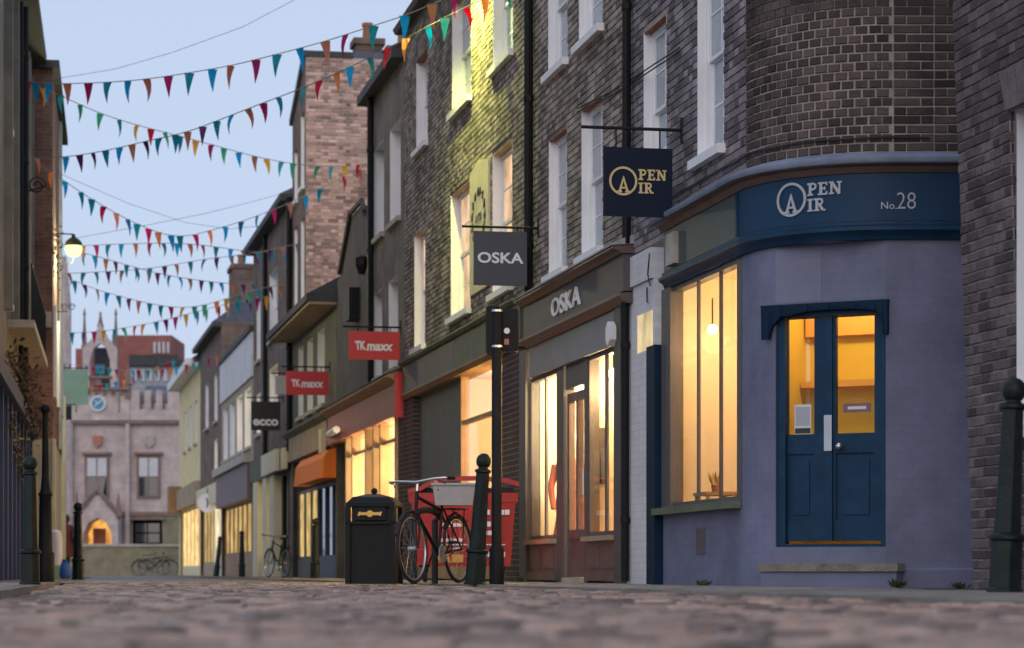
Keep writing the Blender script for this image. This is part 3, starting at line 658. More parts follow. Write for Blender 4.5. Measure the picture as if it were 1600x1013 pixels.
ul = R.U(908, .1); mb = MB(); text(mb, 'OSKA', .30, lambda x, y, d: R.P(R.U(862, .11)-x, .102+d, 3.10+y), .02, .003, R.U(862, .11)-ul); mb.build('shop_lettering', 'letter_white', ob)
for (xa, xb, nn) in ((976, 966, .05), (826, 816, .04), (916.5, 911, -.012), (879, 868, -.012)): MB().box(R, R.U(xa), R.U(xb), -.15, nn, .0, 2.9 if nn > 0 else 2.53).build('pilaster', 'oska_grey', ob)
oz = .53
for (xa, xb, mu) in ((867.5, 827, 849), (965, 917, 943)):
    ua, ub = R.U(xa), R.U(xb); f = MB(); f.box(R, ua, ub, -.10, -.02, oz, oz+.05); f.box(R, ua, ub, -.10, -.02, 2.48, 2.53); f.box(R, ua, ua+.03, -.055, -.022, oz+.05, 2.48); f.box(R, ub-.04, ub, -.055, -.02, oz+.05, 2.48); um = R.U(mu); f.box(R, um-.04, um+.04, -.052, -.024, oz+.05, 2.48)
    wf = f.build('shop_window', 'oska_grey', ob)
    for a, b in ((ua+.032, um-.052), (um+.052, ub-.042)): MB().box(R, a, b, -.045, -.039, oz+.052, 2.478).build('pane', 'pane_glass', wf)
    MB().box(R, ua-.02, ub+.02, -.12, .07, oz-.055, oz-.001).build('sill', 'tan_render', wf)
    s_ = MB(); s_.box(R, ua, ub, -.12, 0, .04, oz-.056); k = 2
    for i in range(k):
        a, b = ua+(ub-ua)*i/k+.1, ua+(ub-ua)*(i+1)/k-.1; s_.box(R, a, b, .001, .014, .18, oz-.12)
    s_.box(R, ua-.01, ub+.01, .0, .03, .04, .14); s_.build('stall_riser', 'oska_brown', wf)
da, db = R.U(910), R.U(880); d_ = MB(); dn = (-.12, -.05)
for a, b, c, e in ((da, da+.09, .08, 2.2), (db-.09, db, .08, 2.2), (da+.09, db-.09, .08, .3), (da+.09, db-.09, .52, .62), (da+.09, db-.09, 2.1, 2.2)): d_.box(R, a, b, *dn, c, e)
um = (da+db)/2; d_.box(R, um-.05, um+.05, *dn, .62, 2.1); d_.box(R, da+.09, db-.09, -.11, -.075, .3, .52)
dd = d_.build('door', 'oska_brown', ob)
for a, b in ((da+.092, um-.052), (um+.052, db-.092)): MB().box(R, a, b, -.078, -.072, .622, 2.098).build('pane', 'pane_glass', dd)
MB().tube([R.P(da+.05, -.02, 1.0), R.P(da+.05, -.02, 1.3)], .012, 6).build('handle', 'chrome', dd)
MB().box(R, da, db, -.12, -.03, 2.25, 2.53).build('door_transom', 'oska_grey', ob); MB().box(R, da, db, -.25, .02, .0, .075).build('door_sill', 'stone', ob)
hx = MB(); u_ = R.U(958, .1); hx.prism([R.P(u_-.11*math.cos(t), .09, 2.62+.13*math.sin(t)) for t in [math.pi/6+math.pi/3*k for k in range(6)]], R.P(0, .07, 0)-R.P(0, 0, 0)); hx.build('alarm_box', 'letter_white', ob)
room(ob, R, R.U(966), R.U(826), .05, 2.85, 2.2, 'room_cream', n=-.13)
MB().box(R, R.U(913.5), R.U(913.5)+.03, -1.0, -.13, .06, 2.84).build('partition', 'room_cream', ob)
room_lamp(ob, R, R.U(846, -.2), -.2, 2.3, 150, (1, .70, .38), .05); room_lamp(ob, R, R.U(958, -.22), -.22, 2.32, 90, (1, .62, .28), .06); room_lamp(ob, R, R.U(905, -.4), -.4, 2.3, 150, (1, .76, .42), .07); lamp('lamp_light', R.P(R.U(893), -1.3, 2.5), 700, (1, .72, .38), ob, .25)
# shop dummies and a coat in the OSKA windows
def dummy(label, u, n, col, z0=.05):
    t = T('mannequin', label, 'mannequin', R.P(u, n, z0)); c = R.P(u, n, z0)
    V = lambda x, y, z: c+Vector((x, y, z))
    MB().lathe(c, [(.17, 0), (.17, .015), (.02, .03)], 14).build('stand', 'iron', t); MB().tube([V(0, 0, .02), V(0, 0, .8)], .012, 6).build('pole', 'iron', t)
    MB().lathe(c, [(.26, .35), (.2, .7), (.155, .98), (.17, 1.1), (.2, 1.3), (.19, 1.4), (.07, 1.46)], 14).build('dress', col, t, True)
    MB().lathe(c, [(.05, 1.45), (.045, 1.53), (.06, 1.56), (.085, 1.64), (.085, 1.71), (.05, 1.77), (.01, 1.785)], 12).build('head', 'room_cream', t, True)
    a = MB()
    for s in (-1, 1): a.tube([V(.19*s, 0, 1.38), V(.25*s, -.03, 1.1), V(.22*s, -.12, .85)], [.05, .042, .03], 8)
    a.build('arms', col, t, True)
dummy('shop dummy in a dark red dress behind the grey shop door', R.U(893, -.36), -.36, 'dress'); dummy('shop dummy in a dark coat further back in the grey shop', R.U(901, -.62), -.62, 'coat')
ct = T('hanging_coat', 'dark coat hanging in the right window of the grey shop', 'coat', R.P(R.U(939, -.2), -.2, 1.0))
u_ = R.U(939, -.2); MB().prism([R.P(u_+a, -.16, z) for a, z in ((-.06, 1.75), (.06, 1.75), (.2, 1.25), (.22, 1.12), (-.22, 1.12), (-.2, 1.25))], R.P(0, -.08, 0)-R.P(0, 0, 0)).build('coat_body', 'coat', ct)
MB().tube([R.P(u_, -.2, 1.75), R.P(u_, -.2, 2.83)], .004, 4).build('hanger_cord', 'iron', ct)
# ================================================================== building with the plaque (green floodlit)
oc = T('plaque_building', 'dark brick house with cream wall plaque and lamp-lit yellow-green upper wall', 'building', R.P(uB1, 0, 0))
uC1 = R.U(632); W7 = px_op(R, 769, 800, 3.84, 5.72); W8 = px_op(R, 704, 735, 3.86, 5.68); W9 = px_op(R, 647, 664, 3.72, 5.56); W10 = px_op(R, 770, 801, 6.84, 8.5); W11 = px_op(R, 706, 736, 6.84, 8.5); W12 = px_op(R, 650, 668, 6.87, 8.32)
ops = [W7, W8, W9, W10, W11, W12]
cw = wall(R, uB1+.001, uC1, 3.0, 9.05, ops, -.012); cw.box(R, uB1+.001, uC1, -6, -.3, 3.2, 9.0); cwo = cw.build('wall', 'mortar_soot', oc, recalc=False)
brick_stuff('brickwork', R, -.012, courses(uB1, uC1, 3.45, 9.05, ops), 'brick_soot', cwo)
for op in (W7, W8, W9): sash(oc, R, op, d=.12, cols=2, rows=2, pane='lit_peach', soffit='tan_render')
for op in (W10, W11, W12): sash(oc, R, op, d=.12, cols=2, rows=2, pane='pale_glass')
drainpipe(oc, R, 826, 3.5, 9.2, .08, .055)
pf = T('wall_plaque', 'tall cream plaque with dark lettering between the two lit windows', 'plaque', R.P(R.U(750), 0, 4))
pa, pb = R.U(766), R.U(737); MB().box(R, pa, pb, -.011, .03, 4.0, 5.70).build('panel', 'cream', pf); MB().prism([R.P(pa, .031, 5.70), R.P(pb, .031, 5.70), R.P((pa+pb)/2, .031, 5.80)], R.P(0, -.03, 0)-R.P(0, 0, 0)).build('panel_top', 'cream', pf)
lt = MB(); pc = (pa+pb)/2
for k in range(14):
    a = math.pi*(.05+1.9*k/13) if k < 14 else 0; x, z = pc+.34*(pb-pa)*math.cos(a+1.7), 5.02+.34*math.sin(a+1.7); hh = .055; rr_ = random.Random(k).uniform
    FF = lambda p, q, d: R.P(p, .031+d, q)
    stroke(lt, [(x-.035, z-hh), (x-.03, z+hh)], .030, FF, .006+.0005*k); stroke(lt, [(x+.04, z-hh), (x+.035, z+hh*rr_(.2, 1))], .026, FF, .0062+.0004*k)
    stroke(lt, [(x-.04, z+hh*rr_(-1, 1)), (x+.05, z+hh*rr_(-1, 1))], .022, FF, .0125)
text(lt, '& CO', .15, lambda x, y, d: R.P(pc+.22-x, .031+d, 4.96+y), .006, 0, .44); lt.build('plaque_lettering', 'sign_black', pf)
# shopfront of that house
MB().box(R, R.U(818), R.U(715), -.1, .05, 3.08, 3.52).build('fascia', 'olive_trim', oc); MB().box(R, R.U(714.6), R.U(634), -.1, .05, 3.08, 3.52).build('fascia_board', 'oska_grey', oc)
sweep(MB(), [(-.1, 3.525), (.09, 3.525), (.13, 3.56), (.13, 3.585), (-.01, 3.63), (-.1, 3.63)], [R.U(818), R.U(633)], sweep_R).build('cornice', 'olive_trim', oc)
sweep(MB(), [(-.3, 2.98), (.03, 2.98), (.05, 3.01), (.08, 3.04), (.08, 3.07), (-.3, 3.075)], [R.U(818), R.U(634)], sweep_R).build('fascia_moulding', 'oak', oc)
MB().box(R, R.U(815), R.U(784), -.6, .0, .0, 2.98).build('brick_pier', 'pier_brick', oc); MB().box(R, R.U(645), R.U(633), -.5, .0, .0, 2.98).build('brick_pier', 'pier_brick', oc)
sa, sb, sm = R.U(784), R.U(645), R.U(722, -.1)
f = MB(); f.box(R, sa, sb, -.20, -.08, .04, .5); f.box(R, sm-.03, sm+.03, -.20, -.08, .5, 2.98); f.box(R, sa, sm-.03, -.17, -.095, 2.28, 2.34); f.build('shop_frame', 'room_wood', oc)
MB().box(R, sm+.031, sb, -.17, -.11, .5, 2.98).build('shutter', 'panel_grey', oc); MB().box(R, sa, sm-.031, -.125, -.119, .5, 2.98).build('pane', 'pane_glass', oc)
room(oc, R, sa, sm+.6, .04, 3.0, 2.0, 'room_cream', n=-.21)
MB().box(R, sa+.1, sm+.2, -2.3, -2.0, 1.95, 2.15).build('interior_beam', 'room_wood', oc)
room_lamp(oc, R, (sa+sm)/2+.3, -1.0, 2.45, 260, (1, .66, .30))
# eaves, roof, chimney
sweep(MB(), [(-.3, 9.02), (.16, 9.02), (.2, 9.1), (-.3, 9.13)], [uB1, uC1], sweep_R).build('gutter', 'roof_dark', oc)
MB().prism([R.P(uB1, .1, 9.13), R.P(uB1, -3, 11.0), R.P(uB1, -6, 9.13)], R.P(uC1-uB1, 0, 0)-R.P(0, 0, 0)).build('roof', 'slate', oc)
def chimney(th, fr, u0, u1, n0, n1, z0, z1, pots, mat='far_brick'):
    m = MB(); m.box(fr, u0, u1, n0, n1, z0, z1); m.box(fr, u0-.06, u1+.06, n0-.06, n1+.06, z1, z1+.14); c = m.build('chimney', mat, th)
    for k in range(pots): MB().lathe(fr.P((u0+u1)/2, n0+(n1-n0)*(k+.5)/pots, z1+.14), [(.12, 0), (.105, .3), (.13, .33), (.13, .4), (.1, .4)], 10).build('chimney_pot', 'terracotta', c)
chimney(oc, R, R.U(640), R.U(622), -.75, -.2, 9.0, 9.35, 1)
# wall lamp high on this house, just above the frame: it throws the yellow-green light down the wall
wlm = T('unseen_wall_lamp', 'unseen bracket lamp high on the plaque building above its upper windows', 'lamp', R.P(R.U(752), 0, 8.75))
c = R.P(R.U(752), .55, 8.65); MB().tube([R.P(R.U(752), 0, 8.95), R.P(R.U(752), .25, 9.0), c+Vector((0, 0, .14))], .02, 6).build('bracket', 'iron', wlm); MB().lathe(c, [(.03, -.1), (.11, -.05), (.12, .04), (.05, .12)], 12).build('unseen_lamp_head', 'globe', wlm, True)
MB().lathe(c, [(.13, .05), (.16, .0), (.17, -.09), (.19, -.1), (.14, .06), (.06, .15)], 14).build('unseen_lamp_shade', 'iron', wlm, True)
ld_ = bpy.data.lights.new('lamp_light', 'SPOT'); ld_.energy = 1150; ld_.color = (.95, 1, .22); ld_.spot_size = math.radians(140); ld_.spot_blend = .7; ld_.shadow_soft_size = .08
lo_ = bpy.data.objects.new('lamp_light', ld_); COL.objects.link(lo_); lo_.parent = wlm; lo_.location = c-Vector((0, 0, .14))-wlm.location; lo_.rotation_euler = (R.P(0, -.55, -1)-R.P(0, 0, 0)).to_track_quat('-Z', 'Y').to_euler()
# ================================================================== further houses on the right
def house(name, label, xa, xb, z1, mat, wins=(), fr=R, depth=6, n=0, z0=.02, opens=(), frame='white_paint', rev='white_paint', d=.14, ubase=None):
    u0, u1 = (fr.U(xa, n), fr.U(xb, n)) if ubase is None else ubase
    th = T(name, label, 'building', fr.P(u0, n, 0))
    ops = [px_op(fr, a, b, c, e, n) for (a, b, c, e, *_) in wins]
    ops = [(max(o[0], u0+.04), min(o[1], u1-.04), o[2], o[3]) for o in ops]
    gaps = [px_op(fr, *o, n) for o in opens]; gaps = [(max(o[0], u0), min(o[1], u1), o[2], o[3]) for o in gaps]
    m = wall(fr, u0, u1, z0, z1, ops+gaps, n); P = fr.P
    for u in (u0, u1): m.quad(P(u, n, z0), P(u, n-depth, z0), P(u, n-depth, z1), P(u, n, z1))
    m.quad(P(u0, n, z1), P(u1, n, z1), P(u1, n-depth, z1), P(u0, n-depth, z1))
    m.build('wall', mat, th, recalc=False)
    for o, w_ in zip(ops, wins): sash(th, fr, o, n=n, d=d, cols=1, rows=1, frame=frame, rev=rev, pane=w_[4] if len(w_) > 4 else 'dark_glass', sill='stone', soffit=rev or 'stone')
    return th, u0, u1
def shop(th, fr, xa, xb, z0, z1, cols, pane, frame, n=0, riser=.5, rmat=None, rec=.12):
    a, b = sorted((fr.U(xa, n), fr.U(xb, n))); f = MB(); m = n-rec
    f.box(fr, a, b, m-.06, m, riser-.06, riser); f.box(fr, a, b, m-.06, m, z1-.07, z1)
    es = [a+(b-a)*k/cols for k in range(cols+1)]
    for e in es: f.box(fr, max(a, e-.05), min(b, e+.05), m-.059, m+.02, riser, z1-.07)
    o = f.build('shop_window', frame, th)
    for p, q in zip(es, es[1:]): MB().box(fr, p+.052, q-.052, m-.035, m-.028, riser+.002, z1-.072).build('pane', pane, o)
    MB().box(fr, a, b, m-.05, m+.03, z0, riser-.061).build('stall_riser', rmat or frame, o)
    return o
def roof(th, fr, u0, u1, z, h, depth=6, over=.3, mat='slate', n=0):
    MB().prism([fr.P(u0, n+over, z), fr.P(u0, n-depth/2, z+h), fr.P(u0, n-depth-.2, z)], fr.P(u1-u0, 0, 0)-fr.P(0, 0, 0)).build('roof', mat, th)
    MB().box(fr, u0, u1, n-.02, n+over, z-.16, z-.002).build('gutter', 'roof_dark', th)
# two-window house over the salmon shopfront
od, a, b = house('salmon_shop_building', 'narrow grey brick house with salmon shopfront, four white sash windows and sloping slate roof', 632, 576, 8.8, 'grey_stained',
    [(600, 584, 6.1, 7.75, 'pale_glass'), (626, 609, 6.1, 7.75, 'pale_glass'), (597, 584, 3.6, 5.15, 'pale_glass'), (622, 607, 3.6, 5.15, 'pale_glass')], z0=3.2, d=.2)
roof(od, R, a, b, 8.82, 2.2, over=.22, mat='roof_dark'); drainpipe(od, R, 579, 3.5, 8.8, .08, .06)
chimney(od, R, R.U(600), R.U(578), -2.2, -1.2, 9.0, 10.1, 2)
MB().lathe(R.P(R.U(567, .1), .12, 5.6), [(.06, 0), (.12, .16), (.12, .3), (.05, .34)], 8).build('hopper', 'iron', od)
fa, fb_ = R.U(620, .12), R.U(512, .12)
MB().box(R, fa, fb_, -.1, .12, 2.74, 3.28).build('fascia', 'salmon', od); MB().box(R, fa-.08, fa-.002, -.1, .16, 2.7, 3.45).build('fascia_end', 'sign_red', od)
sweep(MB(), [(-.05, 3.285), (.14, 3.285), (.2, 3.34), (.28, 3.38), (.28, 3.42), (-.05, 3.46)], [fa, fb_], sweep_R).build('cornice', 'oak', od)
sweep(MB(), [(-.02, 3.465), (.30, 3.424), (.30, 3.44), (.0, 3.55)], [fa, fb_], sweep_R).build('cornice_flashing', 'roof_dark', od)
pa = MB(); pa.box(R, R.U(633), R.U(624), -.3, .02, .0, 3.3); pa.build('pier', 'pier_brick', od)
f = MB()
es = [R.U(x) for x in (621, 597, 586, 574, 553, 543)]
for e in es: f.box(R, e-.07, e+.07, -.12, .04, .04, 2.74)
f.box(R, es[0], es[-1], -.12, .0, 2.36, 2.42); f.box(R, es[0], es[-1], -.12, .03, .04, .42); f.build('shop_window', 'tan_render', od)
for p, q in zip(es, es[1:]): MB().box(R, p+.072, q-.072, -.07, -.062, .42, 2.73).build('pane', 'pane_glass', od)
room(od, R, R.U(623), R.U(538), .04, 2.78, 2.6, 'room_cream', n=-.13)
room_lamp(od, R, R.U(605), -.8, 2.2, 330, (1, .62, .27), .12); room_lamp(od, R, R.U(560), -.9, 2.1, 430, (1, .68, .34), .14)
cm = MB(); cm.box(R, R.U(527), R.U(519), -.02, .1, 2.85, 3.05); cm.tube([R.P(R.U(522), .1, 2.95), R.P(R.U(526, .35), .35, 2.86)], .07, 8); cm.build('security_camera', 'letter_white', od)
# dark gabled house
og = T('gabled_house', 'dark soot-black gabled house between the slate-roofed house and the low eaves', 'building', R.P(R.U(575), 0, 0))
g = [R.P(R.U(x), 0, z) for x, z in ((575.5, 3.46), (575.5, 6.7), (567, 6.75), (565, 7.0), (548, 7.0), (545, 6.75), (536, 6.3), (531, 6.05), (527, 6.0), (526, 3.46))]
MB().prism(g, R.P(0, -5, 0)-R.P(0, 0, 0)).build('wall', 'soot_render', og)
gc = MB(); gc.tube([R.P(R.U(x, .04), .04, z) for x, z in ((569, 6.8), (565, 7.05), (547, 7.05), (543, 6.8), (530, 6.1))], .05, 5); gc.build('coping', 'roof_dark', og)
MB().box(R, R.U(562), R.U(556), .0, .2, 4.9, 5.5).build('wall_lantern', 'iron', og)
# low house with overhanging eaves and orange awning
oe, a, b = house('eaves_house', 'low green-grey house with deep overhanging eaves and orange awning', 526, 457, 5.75, 'green_render',
    [(507, 496, 3.7, 5.3, 'pale_glass'), (489, 480, 3.7, 5.3, 'dark_glass'), (474, 466, 3.7, 5.3, 'pale_glass')], opens=[(524, 458, .02, 2.7)])
MB().prism([R.P(a, .62, 5.62), R.P(a, .62, 5.76), R.P(a, -1.2, 6.75), R.P(a, -5, 5.8), R.P(a, -5, 5.6)], R.P(b-a, 0, 0)-R.P(0, 0, 0)).build('roof', 'roof_dark', oe)
MB().box(R, a+.02, b-.02, .0, .56, 5.56, 5.618).build('eaves_soffit', 'tan_render', oe)
MB().box(R, R.U(510, .1), R.U(448, .1), -.1, .1, 2.74, 3.28).build('fascia', 'tan_render', oe); sweep(MB(), [(-.05, 3.285), (.12, 3.285), (.22, 3.38), (.22, 3.42), (-.05, 3.5)], [R.U(511, .1), R.U(447, .1)], sweep_R).build('cornice', 'green_render', oe)
for k in range(2): MB().box(R, R.U(449-k*60+60, .1), R.U(445-k*60+60, .1), .1, .2, 2.6, 3.1).build('corbel', 'cream', oe)
aw = MB(); ua, ub = R.U(526, .0), R.U(460, .3); aw.prism([R.P(ua, .01, 2.66), R.P(ua, .16, 2.62), R.P(ua, .28, 2.45), R.P(ua, .32, 2.05), R.P(ua, .01, 2.05)], R.P(ub-ua, 0, 0)-R.P(0, 0, 0)); aw.build('awning', 'orange_canvas', oe)
shop(oe, R, 524, 490, .02, 2.03, 3, 'dark_glass', 'shop_blue'); shop(oe, R, 489, 459, .02, 2.03, 3, 'lit_dim', 'oska_grey')
# tall house with bare pink brick flank
uE = R.U(478); ue1 = R.U(457)
of = T('pink_flank_house', 'tall house with bare pink brick flank wall rising over the lower roofs', 'building', R.P(uE, 0, 0))
ZE = 11.75
fl_ = MB(); P = R.P
fl_.add([P(uE, -.0, 5.6), P(uE, -3.6, 5.6), P(uE, -3.6, ZE), P(uE, 0, ZE)], [(0, 1, 2, 3)]); flank = fl_.build('flank_wall', 'mortar_pink', of, recalc=False)
nb = 0; rest = []
pat = courses(.0, 2.2, 5.7, ZE-.05, bond='flemish'); pat.sort(key=lambda q: (q[0] > 1.55, -q[1]))
ob_ = MB()
for (q, z, l) in pat:
    if nb < 300: brick_one(l, 'brick_pink', flank, P(uE+.03, -q, z), (R.nx, R.ny, 0), (-R.ux, -R.uy, 0)); nb += 1
    else:
        d0 = uE-.012+rnd(-.003, .003); ob_.hexa([P(uE+.01, -q-l/2, z-.032), P(uE+.01, -q+l/2, z-.032), P(d0, -q+l/2, z-.032), P(d0, -q-l/2, z-.032), P(uE+.01, -q-l/2, z+.032), P(uE+.01, -q+l/2, z+.032), P(d0, -q+l/2, z+.032), P(d0, -q-l/2, z+.032)])
ob_.build('brickwork', 'brick_pink', flank, kind='stuff')
MB().box(R, uE-.06, uE+.35, -1.05, .06, ZE, ZE+.12).build('coping', 'roof_dark', of)
fw = [(470, 475.5, 6.3, 8.2), (470, 475.5, 8.9, 10.6), (460, 465, 6.3, 8.2), (460, 465, 8.8, 10.0)]
ops = [px_op(R, *o) for o in fw]; m = wall(R, uE, ue1, 5.9, 10.7, ops); m.add([P(uE, 0, 10.7), P(ue1, 0, 10.7), P(uE, 0, ZE)], [(0, 1, 2)]); m.add([P(ue1, 0, 5.9), P(ue1, -4, 5.9), P(ue1, -4, 10.7), P(ue1, 0, 10.7)], [(0, 1, 2, 3)]); m.build('wall', 'far_brick', of, recalc=False)
for o in ops: sash(of, R, o, cols=1, rows=1, d=.12, pane='pale_glass')
MB().prism([P(uE+.002, .08, ZE), P(uE+.002, -3.5, ZE), P(ue1, -3.5, 10.7), P(ue1, .08, 10.7)], (0, 0, .14)).build('roof', 'slate', of)
chimney(of, R, uE+.1, uE+.7, -1.75, -1.15, ZE-.3, ZE+.35, 1); chimney(of, R, uE+.1, uE+.7, -2.6, -1.9, ZE-.2, ZE+.2, 1)
# then the brown house, the white-gabled house, the slate house and the cream one
oh, a, b = house('brown_brick_house', 'brown brick house with pale tall windows and cream shop pilasters beyond the eaves', 457, 396, 9.1, 'far_brick',
    [(434, 421, 6.1, 7.85, 'pale_glass'), (434, 421, 4.0, 5.4, 'lit_dim'), (407, 401, 5.9, 7.7, 'pale_glass'), (407, 401, 3.9, 5.0, 'lit_pale')], opens=[(452, 398, .02, 2.6)])
roof(oh, R, a, b, 9.1, 1.6); MB().box(R, R.U(456), R.U(444), -1.6, -.2, 9.1, 9.9).build('dormer', 'lead', oh); drainpipe(oh, R, 452, 3, 9, .08, .07); drainpipe(oh, R, 414, 3.2, 9, .08, .06)
MB().box(R, R.U(452), R.U(397), -.1, .12, 2.6, 3.2).build('fascia', 'green_render', oh)
for x in (430, 419, 404): MB().box(R, R.U(x+4), R.U(x-3), -.1, .1, .02, 2.59).build('pilaster', 'cream', oh)
MB().box(R, R.U(432, .2), R.U(409, .2), .13, .22, 2.62, 3.15).build('shop_sign', 'cream', oh)
shop(oh, R, 452, 436, .02, 2.6, 2, 'dark_glass', 'iron'); shop(oh, R, 427, 400, .02, 2.6, 2, 'lit_dim', 'oska_grey')
oi, a, b = house('white_parapet_house', 'house with blank white parapet panel over bay windows and oak shopfront', 396, 346, 5.6, 'tan_render',
    [(392, 382, 3.7, 5.4, 'lit_pale'), (379, 370, 3.7, 5.4, 'lit_pale'), (367, 359, 3.7, 5.4, 'pale_glass'), (356, 349, 3.7, 5.4, 'pale_glass')], opens=[(395, 347, .02, 2.2)])
MB().box(R, a, b, -.4, .06, 5.6, 6.85).build('parapet', 'white_wall', oi); MB().box(R, a-.05, b+.05, -.45, .12, 6.86, 7.0).build('coping', 'roof_dark', oi)
MB().box(R, a, b, -.1, .18, 2.2, 3.2).build('fascia', 'maroon_grey', oi); MB().box(R, a-.04, b+.04, -.1, .3, 3.21, 3.45).build('cornice', 'stone', oi)
shop(oi, R, 395, 347, .02, 2.2, 7, 'lit_dim', 'oak', riser=.75)
oj, a, b = house('slate_roof_house', 'dark brick house with slate roof and brick chimney behind the white parapet', 346, 313, 8.3, 'far_brick',
    [(340, 335, 5.2, 6.8, 'dark_glass'), (326, 321, 5.2, 6.8, 'dark_glass'), (340, 335, 3.4, 4.6, 'lit_dim')], opens=[(345, 314, .02, 2.5)])
roof(oj, R, a, b, 8.3, 2.4); chimney(oj, R, a+.3, a+2.0, -2.4, -.4, 8.3, 10.1, 3); MB().box(R, a, b, -.1, .15, 2.5, 3.1).build('fascia', 'cream', oj); shop(oj, R, 345, 330, .02, 2.5, 2, 'lit_pale', 'white_paint'); shop(oj, R, 329, 314, .02, 2.5, 3, 'lit_dim', 'tan_render')
ok_, a, b = house('cream_house', 'cream rendered house with white gutter at the far end of the row', 313, 280, 8.0, 'cream_lamplit', [(308, 304, 5, 6.6, 'dark_glass'), (299, 296, 5, 6.6, 'dark_glass'), (291, 288, 5, 6.6, 'dark_glass')], opens=[(312, 282, .02, 2.6)])
roof(ok_, R, a, b, 8.0, 2.2); MB().box(R, a, b, .0, .5, 7.7, 7.98).build('white_gutter', 'white_paint', ok_); MB().box(R, a, b, -.1, .2, 2.7, 3.5).build('fascia', 'tan_render', ok_); MB().box(R, R.U(283), R.U(280), .0, .5, 2.6, 3.7).build('corbel', 'oak', ok_); shop(ok_, R, 312, 282, .02, 2.65, 5, 'lit_warm', 'cream', riser=.4)
# ================================================================== leaning brick building at the right edge
X = wall_frame(50, 1487, 18.0, 'r'); lean = lambda z: -.165*(1-z/4.4) if z < 4.4 else 0
ox = T('leaning_brick_building', 'leaning grey brick wall with a white window at the right edge', 'building', X.P(0, 0, 0))
wo_ = (X.U(1568)-1.05, X.U(1568), 1.15, 3.40)
wl = MB(); zz = [0, 1.15, 2.2, 3.36, 4.4, 6.5]
for a, b in zip(zz, zz[1:]):
    segs = [(-9, wo_[0]), (wo_[1], 0)] if 1.15 <= a < 3.36 else [(-9, 0)]
    for (p, q) in segs: wl.quad(X.P(p, lean(a)-.012, a), X.P(q, lean(a)-.012, a), X.P(q, lean(b)-.012, b), X.P(p, lean(b)-.012, b))
    wl.quad(X.P(0, lean(a)-.012, a), X.P(0, -4, a), X.P(0, -4, b), X.P(0, lean(b)-.012, b))
xw = wl.build('wall', 'mortar_pale', ox, recalc=False)
bl = courses(-2.3, .0, 0.0, 5.6, [(wo_[0], wo_[1], 1.15, 3.62)]); bl.sort(key=lambda q: (q[0] < -1.35, q[1] > 4.9, q[1]))
for (u, z, l) in bl[:300]: brick_one(l, 'brick_grey', xw, X.P(u, lean(z)-.042, z), (X.ux, X.uy, 0), (X.nx, X.ny, 0))
brick_stuff('brickwork', X, 0, bl[300:], 'brick_grey', xw, lean=lambda z: lean(z)-.012)
nv = 9
for k in range(nv):
    a0, a1 = wo_[0]-.02+(wo_[1]-wo_[0]+.04)*k/nv, wo_[0]-.02+(wo_[1]-wo_[0]+.04)*(k+1)/nv; c = (wo_[0]+wo_[1])/2; t = lambda a: c+(a-c)*1.22; ln = lean(3.5)
    MB().hexa([X.P(a0+.005, ln-.05, 3.37), X.P(a1-.005, ln-.05, 3.37), X.P(a1-.005, ln+.016, 3.37), X.P(a0+.005, ln+.016, 3.37), X.P(t(a0)+.005, ln-.05, 3.66), X.P(t(a1)-.005, ln-.05, 3.66), X.P(t(a1)-.005, ln+.016, 3.66), X.P(t(a0)+.005, ln+.016, 3.66)]).build('arch_brick', 'brick_grey', xw)
sash(ox, X, wo_, n=lean(2.2)-.01, d=.2, pane='pale_glass', soffit='terracotta')
# ================================================================== left side of the street
ol = T('pale_left_building', 'pale stone building with balcony and dark blue shopfront at the left edge', 'building', L.P(-20, 0, 0))
lw = [(-3.6, -2.6, 4.4, 6.6), (-3.6, -2.6, 7.2, 9.3), (-6.4, -5.4, 4.4, 6.6), (-6.4, -5.4, 7.2, 9.3), (-1.3, -.5, 4.4, 6.6), (-1.3, -.5, 7.2, 9.3), (-9.2, -8.2, 4.4, 6.6), (-9.2, -8.2, 7.2, 9.3)]
m = wall(L, -20, 0, 2.9, 10, lw); m.add([L.P(0, 0, 0), L.P(0, -5, 0), L.P(0, -5, 10), L.P(0, 0, 10)], [(0, 1, 2, 3)]); m.build('wall', 'cream_stone', ol, recalc=False)
for o in lw: sash(ol, L, o, pane='pale_glass', cols=2, rows=2, d=.1)
for u in (-.15, -1.75, -2.3, -4.2, -7.4, -10): MB().box(L, u-.12, u+.12, .001, .13, 4.15, 9.7).build('pilaster', 'cream_stone', ol)
drainpipe(ol, L, 40, 2.9, 9.8, .16, .05); drainpipe(ol, L, 33, 2.9, 9.8, .1, .045)
MB().prism([L.P(-20, .36, 9.98), L.P(-20, .36, 10.15), L.P(-20, -3, 12), L.P(-20, -3, 10)], L.P(20.1, 0, 0)-L.P(0, 0, 0)).build('roof', 'roof_dark', ol)
bc = MB(); bc.box(L, -9, -1.2, 0, .42, 3.98, 4.1); bc.build('balcony', 'stone', ol)
rl = MB()
for u in [-9+.14*k for k in range(56)]: rl.box(L, u, u+.016, .37, .386, 4.1, 4.95)
rl.box(L, -9, -1.2, .365, .39, 4.95, 4.985); rl.build('balcony_railing', 'iron', ol)
sf = MB()
for k in range(12):
    u = -18+k*1.5; sf.box(L, u, u+.22, -.02, .14, .02, 2.9)
sf.box(L, -20, -.05, -.02, .22, 2.7, 2.95); sf.box(L, -20, -.05, -.1, .02, .02, 2.7); sf.build('shopfront', 'shop_blue', ol)
MB().tube([L.P(-5.5, .02, 6.6)]+[L.P(-5.5, .35+.16*math.cos(t)*(1-t/14), 6.75+.16*math.sin(t)*(1-t/14)) for t in [k*.5 for k in range(20)]], .014, 5).build('scroll_bracket', 'iron', ol)
